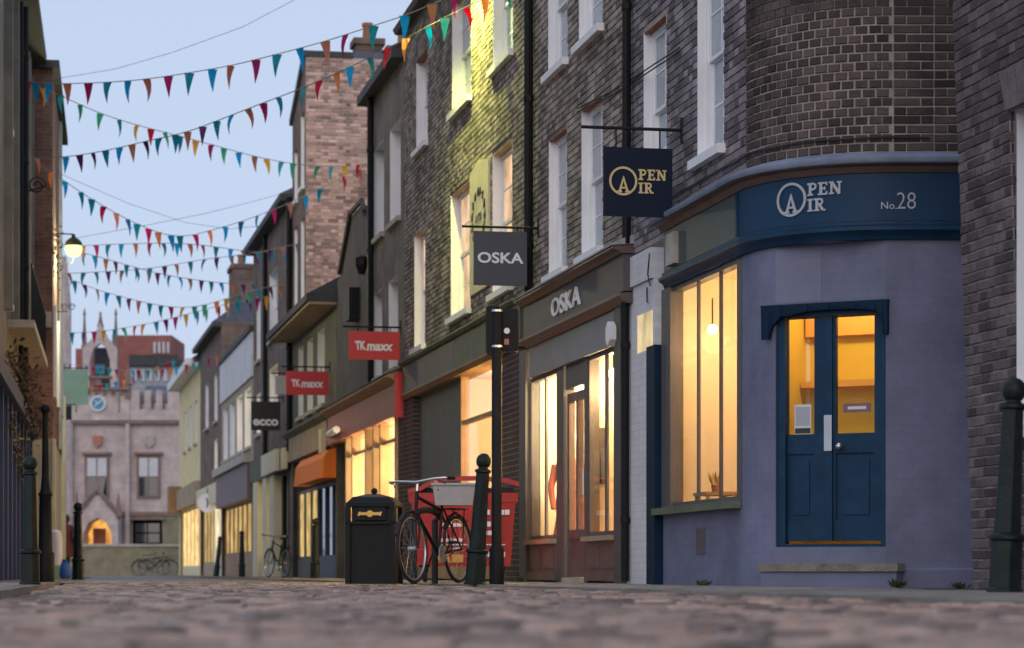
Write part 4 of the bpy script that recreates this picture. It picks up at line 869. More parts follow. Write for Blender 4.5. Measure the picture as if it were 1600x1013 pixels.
def foliage(name, label, pts, mats, nl, size, cat='plant'):
    th = T(name, label, cat, pts[0])
    for j, mt in enumerate(mats):
        m = MB()
        for k in range(nl):
            i = random.randrange(len(pts)-1); t = random.random(); c = Vector(pts[i]).lerp(Vector(pts[i+1]), t)+Vector((random.gauss(0, size*1.4), random.gauss(0, size*1.8), random.gauss(0, size*1.6)))
            a, b = Vector((rnd(-1, 1), rnd(-1, 1), rnd(-1, 1))).normalized(), Vector((rnd(-1, 1), rnd(-1, 1), rnd(-1, 1))).normalized()
            s = size*rnd(.4, .9); m.add([c-a*s, c+b*s*.45, c+a*s, c-b*s*.45], [(0, 1, 2, 3)])
        m.build('leaves', mt, th, recalc=False, kind='stuff')
    m = MB(); m.tube([Vector(p)-Vector((0, 0, .03)) for p in pts], .02, 5); m.build('stem', 'leaf_brown', th); return th
foliage('garland', 'dry brown foliage garland hanging under the left balcony', [W(16, 560, 37), W(36, 590, 38.5), W(46, 640, 39.5), W(58, 672, 41)], ['leaf_brown', 'leaf_brown'], 260, .085)
foliage('flower_basket', 'golden dried flower trail low on the dark blue shopfront', [W(10, 640, 36), W(20, 690, 37), W(33, 715, 39), W(36, 745, 40)], ['leaf_gold', 'leaf_brown'], 130, .06)
foliage('ivy', 'small green ivy patch high on the left brick house beside the globe lamp', [W(80, 352, 47.6), W(83, 400, 47.6), W(80, 455, 47.6)], ['leaf_green'], 160, .07)
# brown brick house with flank towards the camera
o2 = T('red_left_house', 'reddish brown brick house with cream ground floor behind the pale left building', 'building', L.P(.3, .45, 0))
uq = L.U(97, .47)
m = MB(); m.add([L.P(.3, -.6, 2.75), L.P(.3, .47, 2.75), L.P(.3, .47, 9.95), L.P(.3, -.6, 9.95)], [(0, 1, 2, 3)]); m.add([L.P(.3, .47, 2.75), L.P(uq, .47, 2.75), L.P(uq, .47, 9.95), L.P(.3, .47, 9.95)], [(0, 1, 2, 3)]); m.add([L.P(.3, -.6, 9.95), L.P(.3, .47, 9.95), L.P(uq, .47, 9.95), L.P(uq, -.6, 9.95)], [(0, 1, 2, 3)]); m.build('wall', 'left_brick', o2, recalc=False)
m = MB(); m.box(L, .32, uq, -.6, .46, .02, 2.74); m.box(L, .22, .9, .46, .52, .02, 2.74); m.box(L, uq-.5, uq, .46, .56, .02, 2.6); m.build('ground_floor', 'cream', o2)
MB().box(L, .2, uq+.1, -.6, .60, 9.95, 10.1).build('coping', 'roof_dark', o2); MB().box(L, uq-3.2, uq-2.6, .471, .53, 2.8, 9.9).build('grey_pilaster', 'lead', o2); MB().box(L, .15, .3, .2, .45, 4.9, 5.2).build('junction_box', 'stone', o2)
for k in range(3):
    op = (.9+k*3, 1.9+k*3, 3.6, 5.4); MB().box(L, op[0], op[1], .471, .52, op[2], op[3]).build('window', 'white_paint', o2)
o3, a, b = house('green_left_shop', 'pale green shop with bracketed post next to the red brick house on the left', None, None, 4.3, 'sign_green', fr=L, n=.25, ubase=(uq+.05, uq+7), depth=4)
MB().box(L, uq+.2, uq+.5, .25, .55, .02, 4.2).build('pilaster', 'cream', o3)
tu = T('pink_turret', 'slim pink stone turret behind the left houses', 'tower', W(98, 895, 118)-Vector((0, 0, .13)))
MB().lathe(W(98, 900, 118), [(.42, 0), (.42, 13), (.3, 14.5), (.18, 15.5)], 8).build('shaft', 'pink_stone', tu)
# ================================================================== college gatehouse closing the street
K = 29.23; eu = lambda x: (x-85)/K; ez = lambda y: (HY-y)/K+CAMH
og2 = T('gatehouse', 'pink stone gatehouse with blue clock, gabled porch and battlements closing the street', 'building', END.P(0, 0, 0))
def E(name, xa, xb, ya, yb, n0, n1, mat, par=None): return MB().box(END, eu(xa), eu(xb), n0, n1, ez(yb), ez(ya)).build(name, mat, par or og2)
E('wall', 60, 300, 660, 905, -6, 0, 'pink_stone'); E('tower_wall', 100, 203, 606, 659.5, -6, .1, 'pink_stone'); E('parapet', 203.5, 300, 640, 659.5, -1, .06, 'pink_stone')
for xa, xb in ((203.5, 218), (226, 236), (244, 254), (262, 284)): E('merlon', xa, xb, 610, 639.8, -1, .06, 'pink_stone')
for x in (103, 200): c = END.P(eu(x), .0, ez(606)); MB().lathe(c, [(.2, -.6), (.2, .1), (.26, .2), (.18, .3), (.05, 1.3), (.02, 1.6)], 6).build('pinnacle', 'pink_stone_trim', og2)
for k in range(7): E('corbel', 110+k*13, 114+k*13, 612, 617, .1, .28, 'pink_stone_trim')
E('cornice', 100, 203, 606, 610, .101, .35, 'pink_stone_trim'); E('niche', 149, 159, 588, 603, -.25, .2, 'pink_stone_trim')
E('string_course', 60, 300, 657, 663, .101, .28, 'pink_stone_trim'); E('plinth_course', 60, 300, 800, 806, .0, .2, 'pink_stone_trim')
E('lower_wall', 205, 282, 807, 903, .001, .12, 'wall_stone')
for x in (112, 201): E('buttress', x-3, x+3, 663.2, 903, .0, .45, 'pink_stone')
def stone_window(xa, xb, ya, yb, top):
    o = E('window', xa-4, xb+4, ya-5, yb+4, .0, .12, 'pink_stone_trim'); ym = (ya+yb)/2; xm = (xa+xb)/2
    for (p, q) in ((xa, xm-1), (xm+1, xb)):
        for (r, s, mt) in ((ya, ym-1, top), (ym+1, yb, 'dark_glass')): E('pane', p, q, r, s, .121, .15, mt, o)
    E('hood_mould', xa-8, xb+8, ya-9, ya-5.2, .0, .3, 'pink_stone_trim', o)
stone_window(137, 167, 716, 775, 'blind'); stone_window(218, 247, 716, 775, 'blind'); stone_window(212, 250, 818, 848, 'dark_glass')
ck = MB(); cc = END.P(eu(154), .12, ez(631)); rx = Matrix.Rotation(math.pi/2, 3, 'X')
ck.lathe(cc, [(.42, -.0), (.42, .12), (.34, .12), (.34, .10)], 24, rx); co = ck.build('clock', 'white_paint', og2)
MB().lathe(END.P(eu(154), .125, ez(631)), [(.335, 0), (.335, .11), (.001, .112)], 24, rx).build('clock_face', 'clock_blue', co)
hd = MB(); F_ = lambda x, y, d: END.P(eu(154)+x, .24+d, ez(631)+y); stroke(hd, [(-.2, -.16), (.22, .18)], .05, F_, .02); stroke(hd, [(0, 0), (-.14, .12)], .05, F_, .025)
for k in range(12): a = k*math.pi/6; stroke(hd, [(.27*math.cos(a), .27*math.sin(a)), (.32*math.cos(a), .32*math.sin(a))], .03, F_, .018)
hd.build('clock_hands', 'letter_white', co)
E('niche_statue', 150, 156, 655.5, 656.9, .1, .3, 'white_paint')
for (x, y, mt) in ((153, 690, 'salmon'), (235, 690, 'stone')):
    MB().prism([END.P(eu(x)+a, .05, ez(y)+b) for a, b in ((-.25, .3), (.25, .3), (.25, -.1), (0, -.35), (-.25, -.1))], (0, -.14, 0)).build('coat_of_arms', mt, og2)
E('slit_window', 185, 188, 617, 645, .1, .14, 'dark_glass'); E('slit_window', 118, 121, 617, 645, .1, .14, 'dark_glass')
# belfry gable with pinnacles
gp = [(130, 606), (130, 545), (138, 540), (155, 508), (158, 508), (176, 540), (184, 545), (184, 606)]
ar = [(140, 606), (140, 565), (146, 545), (157, 536), (168, 545), (173, 565), (173, 606)]
gm = MB(); gl_ = [(130, 606), (130, 545), (146, 528), (157, 506)]; al = [(141, 606), (141, 565), (147, 545), (157, 537)]
for (sx) in (1, -1):
    f_ = lambda p: (157+(p[0]-157)*sx, p[1])
    for i in range(3):
        q = [f_(gl_[i]), f_(gl_[i+1]), f_(al[i+1]), f_(al[i])]; gm.prism([END.P(eu(x), -.3, ez(y)) for x, y in q], (0, -.5, 0))
gm.build('bell_gable', 'pink_stone', og2); E('belfry_back', 141, 173, 540, 606, -1.6, -1.2, 'roof_dark')
for x, yt in ((132, 482), (157, 487), (181, 482)):
    c = END.P(eu(x), 0, ez(545 if x != 157 else 512)); h = ez(yt)-c.z; MB().lathe(c, [(.16, -1.2 if x != 157 else -.2), (.16, 0), (.2, .1), (.14, .2), (.05, h*.8), (.09, h*.86), (.02, h)], 6).build('pinnacle', 'pink_stone_trim', og2)
E('blue_window', 143, 158, 567, 582, -1.19, -1.1, 'clock_blue'); E('belfry_sill', 138, 176, 588, 592, -.3, .3, 'pink_stone_trim')
MB().prism([END.P(eu(213), -1.2, ez(628)), END.P(eu(272), -1.2, ez(628)), END.P(eu(272), -3.5, ez(598)), END.P(eu(213), -3.5, ez(598))], (0, 0, .1)).build('roof', 'slate', og2)
# porch
pm = MB()
for sx in (1, -1):
    f_ = lambda p: (160+(p[0]-160)*sx, p[1]); o_ = [(128, 903), (128, 806), (144, 788), (160, 770)]; i_ = [(138, 903), (138, 835), (146, 818), (160, 810)]
    for k in range(3): pm.prism([END.P(eu(f_(p)[0]), .0, ez(p[1])) for p in (o_[k], o_[k+1], i_[k+1], i_[k])], (0, -1.6, 0))
po_ = pm.build('porch', 'pink_stone', og2)
cp = MB(); cp.tube([END.P(eu(x), 1.65, ez(y)) for x, y in ((124, 808), (142, 788), (160, 767), (178, 788), (196, 808))], .14, 5); cp.build('porch_coping', 'pink_stone_trim', po_)
for x in (128, 160, 192): c = END.P(eu(x), 1.5, ez(806 if x != 160 else 770)); MB().lathe(c, [(.14, -.2), (.16, .1), (.05, 1.0 if x != 160 else .6), (.02, 1.2 if x != 160 else .8)], 6).build('finial', 'pink_stone_trim', po_)
E('lit_doorway', 139, 181, 812, 903, .02, .06, 'lit_amber', po_); E('door_lunette', 146, 166, 826, 850, .061, .12, 'terracotta', po_)
rb = T('red_brick_block', 'red brick block with flat roof behind the gatehouse', 'building', W(222, 895, 150)-Vector((0, 0, .13)))
_ = W(175, 600, 150), W(268, 524, 150); m = MB(); m.wbox(_[0].x, _[1].x, 150, 156, 0, _[1].z); m.wbox(W(118, 600, 150).x, _[0].x-.01, 150, 156, 0, W(0, 545, 150).z); m.build('wall', 'red_brick_far', rb)
m = MB(); m.wbox(W(205, 0, 150).x, W(280, 0, 150).x, 149.3, 149.9, W(0, 568, 150).z, W(0, 556, 150).z); m.build('roof_ledge', 'roof_dark', rb)
for k in range(4): m = MB(); x = 240+k*7; m.wbox(W(x, 0, 150).x, W(x+4, 0, 150).x, 149.9, 150.02, W(0, 552, 150).z, W(0, 535, 150).z); m.build('window', 'pale_glass', rb)
gb = T('grey_rooftop_block', 'pale grey block with flat dark roof between the battlements and the red brick block', 'building', W(240, 895, 146)-Vector((0, 0, .13)))
m = MB(); m.wbox(W(203, 0, 146).x, W(282, 0, 146).x, 146, 149, 0, W(0, 572, 146).z); m.build('wall', 'lead', gb); m = MB(); m.wbox(W(200, 0, 146).x, W(285, 0, 146).x, 145.6, 149.2, W(0, 571.9, 146).z, W(0, 562, 146).z); m.build('roof', 'roof_dark', gb)
for k in range(6): m = MB(); x = 207+k*12; m.wbox(W(x, 0, 146).x, W(x+7, 0, 146).x, 145.9, 146.02, W(0, 596, 146).z, W(0, 577, 146).z); m.build('window', 'pale_glass', gb)
lw_ = T('garden_wall', 'low yellowish stone wall in front of the gatehouse', 'wall', W(190, 895, 112)-Vector((0, 0, .13)))
a_, b_2 = W(80, 895, 112).x, W(290, 895, 112).x; m = MB(); m.wbox(a_, b_2, 112, 112.5, 0, 1.33); m.build('wall', 'wall_stone', lw_); m = MB(); m.wbox(a_, b_2, 111.93, 112.57, 1.333, 1.45); m.build('coping', 'stone', lw_)
# ================================================================== hanging signs
def hang(name, label, xw, x0, x1, y0, y1, mat, fr=R, mark=None, yb=None, thick=.03, xe=None):
    """board hung square to the wall at wall pixel xw"""
    u = fr.U(xw); p = fr.P(u, 0, 0)
    nat = lambda x: (FPX*p.x-(x-800)*p.y)/((x-800)*fr.ny-FPX*fr.nx)
    s = FPX/p.y; z = lambda y: (HY-y)/s+CAMH
    nl, nr = nat(x0), nat(x1); th = T(name, label, 'sign', fr.P(u, 0, z(y1)))
    MB().box(fr, u-thick/2, u+thick/2, min(nl, nr), max(nl, nr), z(y1), z(y0)).build('board', mat, th)
    yb = yb or y0-8; ne = nat(xe) if xe else max(nl, nr)+.1; b = MB(); b.tube([fr.P(u, 0, z(yb)), fr.P(u, ne, z(yb))], .016, 6); b.tube([fr.P(u, 0, z(yb)+.12), fr.P(u, 0, z(yb)-.12)], .02, 6)
    for k in (.18, .82):
        nn = nl+(nr-nl)*k; b.tube([fr.P(u, nn, z(yb)), fr.P(u, nn, z(y0))], .008, 5)
    b.build('bracket', 'iron', th)
    sg = -1 if nl > nr else 1
    if mark:
        m = MB(); mark(m, abs(nl-nr), z(y0)-z(y1), lambda x, y, d: fr.P(u-thick/2-.001-d, nl+sg*x, z(y1)+y)); m.build('sign_lettering', mark.mat, th)
    return th
def mk(mat, fn): fn.mat = mat; return fn
hang('hanging_sign', 'navy square hanging sign with gold OPEN AIR lettering', 1066, 943, 1050, 234, 341, 'navy_sign', mark=mk('letter_gold', lambda m, w, h, F: open_air(m, w*.075, h*.30, h*.42, F, .006)), yb=204, xe=908)
def oska(m, w, h, F): text(m, 'OSKA', h*.27, lambda x, y, d: F(w*.07+x, h*.42+y, d), .006, h*.006, w*.86)
hang('hanging_sign', 'grey square hanging sign with pale OSKA lettering', 842, 740, 823, 364, 448, 'sign_grey', mark=mk('letter_white', oska), yb=357, xe=722)
def tk(m, w, h, F): text(m, 'TK', h*.40, lambda x, y, d: F(w*.12+x, h*.36+y, d), .006, h*.02, w*.22, -.1); text(m, 'maxx', h*.46, lambda x, y, d: F(w*.35+x, h*.33+y, d), .007, h*.016, w*.52, .15)
hang('hanging_sign', 'larger nearer red hanging sign with white lettering', 627, 545, 624, 519, 563, 'sign_red', mark=mk('letter_white', tk), yb=512)
hang('hanging_sign', 'smaller farther red hanging sign with white lettering', 516, 447, 514, 581, 618, 'sign_red', mark=mk('letter_white', tk), yb=574)
def ecco(m, w, h, F): text(m, 'ecco', h*.42, lambda x, y, d: F(w*.07+x, h*.18+y, d), .006, h*.016, w*.86)
hang('hanging_sign', 'black square hanging sign with white ecco lettering', 443, 392, 438, 628, 673, 'sign_black', mark=mk('letter_white', ecco), yb=622)
hang('hanging_sign', 'blank grey hanging sign behind the farther red sign', 476, 430, 462, 588, 617, 'lead', yb=584)
hang('hanging_sign', 'pale green hanging sign on the left brick house', 90, 93, 138, 577, 632, 'sign_green', fr=L, yb=575, xe=138)
hang('hanging_sign', 'small dark green sign in a pale frame below the green hanging sign', 86, 97, 112, 634, 656, 'iron_green', fr=L, yb=632)
rs = T('round_sign', 'round white hanging sign with a blue mark near the cream house', 'sign', W(324, 786, 83)); c = W(324, 786, 83)
MB().lathe(c, [(.33, -.02), (.33, .02)], 22, rx).build('disc', 'sign_white', rs); MB().tube([c+Vector((0, 0, .33)), c+Vector((0, 0, .5)), c+Vector((.45, 0, .5))], .02, 5).build('bracket', 'iron', rs)
m = MB(); stroke(m, [(-.02, -.16), (.02, 0), (-.02, .16)], .05, lambda x, y, d: c+Vector((x, -.021-d, y)), .01); m.build('sign_mark', 'shop_blue', rs)
# ================================================================== street furniture
def ground_at(x, Y, z=.012): return Vector(((x-800)*Y/FPX, Y, z))
def make_bollard():
    t = T('bollard', 'x', 'bollard'); m = MB()
    m.lathe((0, 0, 0), [(.125, 0), (.125, .02), (.112, .03), (.108, .30)], 8); m.build('base', 'iron_green', t, local=True)
    MB().lathe((0, 0, .30), [(.108, 0), (.128, .012), (.128, .03), (.10, .05)], 12).build('collar', 'iron_green', t, True, local=True)
    MB().lathe((0, 0, .35), [(.096, 0), (.090, .10), (.072, .72)], 8).build('shaft', 'iron_green', t, local=True)
    MB().lathe((0, 0, 1.07), [(.072, 0), (.09, .01), (.09, .03), (.055, .045), (.05, .06)], 12).build('neck', 'iron_green', t, True, local=True)
    m = MB(); m.ball((0, 0, 1.185), .076, 14, 10, 1.1, 1.1, 1); m.build('ball', 'iron_green', t, True, local=True); return t
bol = make_bollard()
for i, (x, Y, lx, sc, lb) in enumerate(((1570, 14.2, .055, 1.0, 'large dark bollard leaning in front of the brick wall at the right edge'), (742, 23.2, .075, 1.0, 'dark bollard leaning beside the black pole and red bin'),
        (47, 23.8, 0, 1.0, 'tall dark ball-topped bollard on the left pavement'), (122, 39.5, .0, 1.0, 'second smaller bollard on the left, before the lit gatehouse porch'),
        (492, 48, .02, .95, 'thin far bollard in front of the orange awning'), (378, 66, 0, 1.0, 'far bollard standing before the oak shopfront'), (338, 76, .1, 1.0, 'farthest leaning bollard near the round white sign'))):
    o = bol if i == 0 else copy_tree(bol)
    o.location = ground_at(x, Y, .012); o.rotation_euler = (0, lx, rnd(0, .6)); o.scale = (sc*.86, sc*.86, sc); o['label'] = lb; o['category'] = 'bollard'; o['group'] = 'cast iron bollards along the street'
sp = T('signal_pole', 'black pole with two black boxes at its top beside the leaning bollard', 'pole', ground_at(776, 23.9)); c = sp.location
V = lambda x, y, z: Vector((x, y, z))
MB().lathe(V(0, 0, 0), [(.075, 0), (.075, .35), (.052, .38), (.050, 2.70)], 12).build('pole', 'iron', sp, True, local=True)
def bevbox(x0, x1, y0, y1, z0, z1, e=.02):
    m = MB(); m.prism([(x0+e, y0, z0), (x1-e, y0, z0), (x1, y0, z0+e), (x1, y0, z1-e), (x1-e, y0, z1), (x0+e, y0, z1), (x0, y0, z1-e), (x0, y0, z0+e)], (0, y1-y0, 0)); return m
bevbox(-.105, .035, -.03, .2, 2.27, 2.74).build('front_box', 'iron', sp, local=True); bevbox(.045, .215, .06, .3, 2.30, 2.72).build('rear_box', 'iron', sp, local=True)
m = MB(); m.lathe((0, 0, 2.33), [(.062, 0), (.062, .02)], 12); m.lathe((0, 0, 2.68), [(.062, 0), (.062, .02)], 12); m.build('clamp', 'chrome', sp, local=True)
m = MB(); m.lathe((.10, .055, 2.50), [(.03, 0), (.03, .004)], 12, rx); m.build('round_sticker', 'letter_white', sp, local=True); m = MB(); m.wbox(.075, .12, .053, .058, 2.365, 2.42); m.build('square_sticker', 'salmon', sp, local=True)
# litter bin
lb = T('litter_bin', 'black square litter bin with domed top and gold emblem beside the bicycle', 'bin', ground_at(585, 25.3)); lb.rotation_euler[2] = -.12
m = MB(); m.wbox(-.225, .225, -.225, .225, .0, .62); m.build('body', 'iron', lb, local=True)
m = MB()
for sx in (-1, 1):
    for sy in (-1, 1): m.wbox(sx*.235-.025, sx*.235+.025, sy*.235-.025, sy*.235+.025, 0, .80)
m.wbox(-.26, .26, -.26, .26, .62, .645); m.wbox(-.255, .255, -.255, .255, .80, .83); m.build('frame', 'iron', lb, local=True)
m = MB(); m.wbox(-.2, .2, -.2, .2, .645, .80); m.build('throat', 'rubber', lb, local=True)
m = MB(); m.add([(-.26, -.26, .831), (.26, -.26, .831), (.26, .26, .831), (-.26, .26, .831), (-.19, -.19, .90), (.19, -.19, .90), (.19, .19, .90), (-.19, .19, .90), (-.06, -.06, .935), (.06, -.06, .935), (.06, .06, .935), (-.06, .06, .935)], [(0, 1, 5, 4), (1, 2, 6, 5), (2, 3, 7, 6), (3, 0, 4, 7), (4, 5, 9, 8), (5, 6, 10, 9), (6, 7, 11, 10), (7, 4, 8, 11), (8, 9, 10, 11), (3, 2, 1, 0)]); m.ball((0, 0, .965), .035, 10, 8); m.build('lid', 'iron', lb, local=True)
em = MB(); F_ = lambda x, y, d: V(x, -.262-d, .725+y)
ring(em, 0, 0, .035, .035, F_, .006, 12); stroke(em, [(-.12, 0), (-.03, 0)], .03, F_, .006); stroke(em, [(.03, 0), (.12, 0)], .03, F_, .0065); stroke(em, [(-.12, -.02), (-.10, .02)], .02, F_, .007); stroke(em, [(.10, -.02), (.12, .02)], .02, F_, .007); em.build('emblem', 'gold', lb, local=True)
m = MB(); m.wbox(-.16, .16, -.252, -.228, .66, .79); m.build('emblem_panel', 'iron', lb, local=True)
# red commercial waste bin
rb2 = T('waste_bin', 'large red wheeled waste bin with white markings and bulging lid', 'bin', ground_at(724, 29.3, .016)); rb2.rotation_euler[2] = .02
def taper(z0, z1, a0, b0, a1, b1, m=None):
    m = m or MB(); return m.hexa([(-a0, -b0, z0), (a0, -b0, z0), (a0, b0, z0), (-a0, b0, z0), (-a1, -b1, z1), (a1, -b1, z1), (a1, b1, z1), (-a1, b1, z1)])
m = taper(.19, .95, .56, .40, .615, .45); m.build('body', 'bin_red', rb2, local=True)
m = MB(); taper(.951, 1.06, .645, .47, .65, .475, m)
for x in (-.45, -.15, .15, .45): m.hexa([(x-.015, -.435, .25), (x+.015, -.435, .25), (x+.015, -.40, .25), (x-.015, -.40, .25), (x-.015, -.47, .95), (x+.015, -.47, .95), (x+.015, -.44, .95), (x-.015, -.44, .95)])
m.build('rim', 'bin_red', rb2, local=True)
lid = MB(); prof = [(-.66, 1.10), (-.50, 1.14), (-.40, 1.20), (-.25, 1.255), (.2, 1.26), (.5, 1.235), (.66, 1.19)]
for p, q in zip(prof, prof[1:]): lid.hexa([(p[0], -.5, p[1]-.055), (q[0], -.5, q[1]-.055), (q[0], .48, q[1]-.02), (p[0], .48, p[1]-.02), (p[0], -.5, p[1]), (q[0], -.5, q[1]), (q[0], .48, q[1]+.03), (p[0], .48, p[1]+.03)])
lid.build('lid', 'bin_red', rb2, local=True)
m = MB(); m.wbox(-.55, .6, -.42, .42, 1.0, 1.12); m.build('dark_contents', 'rubber', rb2, local=True)
for sx in (-1, 1):
    for sy in (-.28, .28): MB().lathe((sx*.46, sy, .085), [(.082, -.02), (.085, -.015), (.085, .015), (.082, .02)], 14, Matrix.Rotation(math.pi/2, 3, 'Y')).build('wheel', 'rubber', rb2, local=True); MB().wbox(sx*.46-.035, sx*.46+.035, sy-.03, sy+.03, .12, .19).build('caster', 'iron', rb2, local=True)
for (x0, x1, z0, z1) in ((.20, .32, .80, .86), (.36, .55, .80, .86), (-.25, -.02, .66, .70), (.18, .33, .66, .72), (.18, .34, .56, .61), (-.3, .0, .48, .52), (.18, .34, .30, .36), (.42, .5, .30, .36), (-.3, .5, .44, .452)):
    nn = max(1, int((x1-x0)/.05)); yy = -.42-.05*(z0-.19)/.76
    mk_ = MB()
    for k in range(nn): mk_.wbox(x0+(x1-x0)*k/nn+.004, x0+(x1-x0)*(k+1)/nn-.004, yy-.012, yy+.02, z0, z1)
    mk_.build('marking', 'letter_white', rb2, local=True)
m = MB(); m.wbox(-.36, .0, -.435, -.40, .235, .33); m.build('yellow_label', 'gold', rb2, local=True)
cd_ = T('cardboard', 'piece of brown cardboard poking out under the red bin lid', 'cardboard', rb2.location+V(-.22, -.42, 1.07)); cd_.rotation_euler = (.3, .5, .1)
m = MB(); m.wbox(-.17, .17, -.1, .15, -.008, .008); m.wbox(-.17, .17, -.1, -.085, .009, .09); m.build('sheet', 'card', cd_, local=True)
# bicycle: built along +X (front), wheel plane XZ
def bicycle(label, loc, rz, crate=True, lean_=.06, light=True):
    t = T('bicycle', label, 'bicycle', loc); t.rotation_euler = (lean_, 0, rz); r = .335; RX = Matrix.Rotation(math.pi/2, 3, 'X')
    circ = lambda cx, rr, k=36: [V(cx+rr*math.cos(a), 0, .34+rr*math.sin(a)) for a in [2*math.pi*i/k for i in range(k)]]
    for cx in (.53, -.53):
        wh = MB().tube(circ(cx, r-.016), .016, 8, True).build('wheel', 'rubber', t, True, local=True)
        MB().tube(circ(cx, r-.038), .010, 6, True).build('rim', 'chrome', wh, True, local=True)
        s = MB()
        for i in range(20):
            a = 2*math.pi*i/20; s.tube([V(cx+.02*math.cos(a+.8), (-1)**i*.025, .34+.02*math.sin(a+.8)), V(cx+(r-.04)*math.cos(a), 0, .34+(r-.04)*math.sin(a))], .0016, 4)
        s.build('spokes', 'chrome', wh, local=True); MB().lathe((cx, .04, .34), [(.02, 0), (.02, .08)], 10, RX).build('hub', 'chrome', wh, local=True)
        MB().tube([V(cx+(r+.028)*math.cos(a), 0, .34+(r+.028)*math.sin(a)) for a in [math.radians(q) for q in ((20, 45, 70, 95, 120, 145) if cx > 0 else (35, 60, 90, 120, 150, 175))]], .016, 6).build('mudguard', 'rubber', t, True, local=True)
    f = MB(); BBk, SE, HD, HB = V(-.08, 0, .29), V(-.22, 0, .78), V(.36, 0, .84), V(.40, 0, .68)
    for a, b, rr in ((BBk, SE, .016), (SE+V(.02, 0, -.06), HD, .016), (BBk, HB, .019), (HD+V(-.01, 0, .05), HB+V(.01, 0, -.04), .02)): f.tube([a, b], rr, 8)
    for y in (-.05, .05): f.tube([BBk+V(0, y*.4, 0), V(-.53, y, .34)], .010, 6); f.tube([SE+V(0, y*.3, -.05), V(-.53, y, .34)], .009, 6)
    f.build('frame', 'iron', t, True, local=True)
    f = MB()
    for y in (-.055, .055): f.tube([HB+V(.01, y*.5, -.04), V(.46, y, .5), V(.53, y, .34)], .011, 6)
    f.build('fork', 'iron', t, True, local=True)
    f = MB(); f.tube([HD, V(.33, 0, .98)], .014, 8); f.tube([V(.30, -.30, 1.0), V(.36, -.2, 1.0), V(.36, 0, .98), V(.36, .2, 1.0), V(.30, .30, 1.0)], .012, 8); f.build('handlebar', 'chrome', t, True, local=True)
    f = MB(); f.build('brake_cable', 'rubber', t, True, local=True) if f.v else None
    for y in (-1, 1): MB().tube([V(.30, .30*y, 1.0), V(.20, .33*y, 1.0)], .018, 8).build('grip', 'rubber', t, True, local=True)
    f = MB(); f.tube([V(.36, -.24, .98), V(.28, -.27, .95)], .006, 5); f.tube([V(.36, .24, .98), V(.28, .27, .95)], .006, 5); f.tube([V(.37, -.2, .99), V(.52, -.12, .9), V(.46, -.03, .65)], .004, 5); f.build('brake_levers', 'rubber', t, True, local=True)
    MB().tube([SE, V(-.245, 0, .88)], .012, 8).build('seat_post', 'chrome', t, local=True)
    MB().add([(-.38, -.08, .90), (-.38, .08, .90), (-.25, .05, .905), (-.12, .015, .90), (-.12, -.015, .90), (-.25, -.05, .905), (-.38, -.09, .935), (-.38, .09, .935), (-.25, .06, .93), (-.11, .02, .925), (-.11, -.02, .925), (-.25, -.06, .93)], [(0, 1, 2, 3, 4, 5), (6, 11, 10, 9, 8, 7)]+[(i, (i+1) % 6, 6+(i+1) % 6, 6+i) for i in range(6)]).build('saddle', 'rubber', t, local=True)
    MB().lathe((-.08, .045, .29), [(.09, 0), (.09, .006), (.03, .008)], 18, RX).build('chainring', 'chrome', t, local=True)
    f = MB()
    for s, y in ((1, -.07), (-1, .07)): f.tube([V(-.08, y, .29), V(-.08+s*.12, y, .29-s*.11)], .009, 6); f.wbox(-.08+s*.12-.045, -.08+s*.12+.045, min(y, y*2), max(y, y*2), .29-s*.11-.012, .29-s*.11+.012)
    f.build('pedals', 'iron', t, local=True)
    f = MB(); f.tube([V(-.08, -.045, .38), V(-.53, -.045, .375)], .005, 4); f.tube([V(-.08, -.045, .205), V(-.53, -.045, .305)], .005, 4); f.build('chain', 'rubber', t, local=True)
    f = MB(); f.wbox(-.72, -.32, -.07, .07, .735, .745)
    for y in (-.06, .06): f.tube([V(-.62, y, .735), V(-.53, y, .36)], .006, 5)
    f.build('rear_rack', 'iron', t, local=True)
    MB().lathe((-.80, 0, .62), [(.02, -.02), (.025, .02)], 8).build('rear_light', 'sign_red', t, local=True)
    return t
a_ = math.radians(90+23)
front, rear = W(652, 895, 23.2), W(713, 895, 24.05); mid = (front+rear)/2
bk = bicycle('dark city bicycle with pale crate leaning by the red bin', V(mid.x, mid.y, .02), math.atan2(front.y-rear.y, front.x-rear.x))
cr = T('plastic_crate', 'pale grey plastic crate strapped on the rear of the nearer bicycle', 'crate', W(709, 790, 23.9)); cr.rotation_euler[2] = .05; zb = cr.location.z
bx_ = MB(); e = .008; taper(.0, e, .18, .13, .18, .13, bx_)
for (q0, q1) in (((-.18, -.13), (.18, -.13)), ((.18, -.13), (.18, .13)), ((.18, .13), (-.18, .13)), ((-.18, .13), (-.18, -.13))):
    k = 1.16; a, b = V(*q0, e), V(*q1, e); a2, b2 = V(q0[0]*k, q0[1]*k, .20), V(q1[0]*k, q1[1]*k, .20); i_ = .96
    bx_.hexa([a, b, V(b.x*i_, b.y*i_, e), V(a.x*i_, a.y*i_, e), a2, b2, V(b2.x*i_, b2.y*i_, .2), V(a2.x*i_, a2.y*i_, .2)])
bx_.build('crate_shell', 'crate', cr, local=True)
rm = MB()
for (x0, x1, y0, y1) in ((-.225, .225, -.165, -.145), (-.225, .225, .145, .165), (-.225, -.205, -.144, .144), (.205, .225, -.144, .144)): rm.wbox(x0, x1, y0, y1, .195, .215)
rm.build('crate_rim', 'crate', cr, local=True)
sd2 = T('cycle_stand', 'dark inverted U cycle stand beside the nearer bicycle', 'stand', ground_at(668, 23.6, .02))
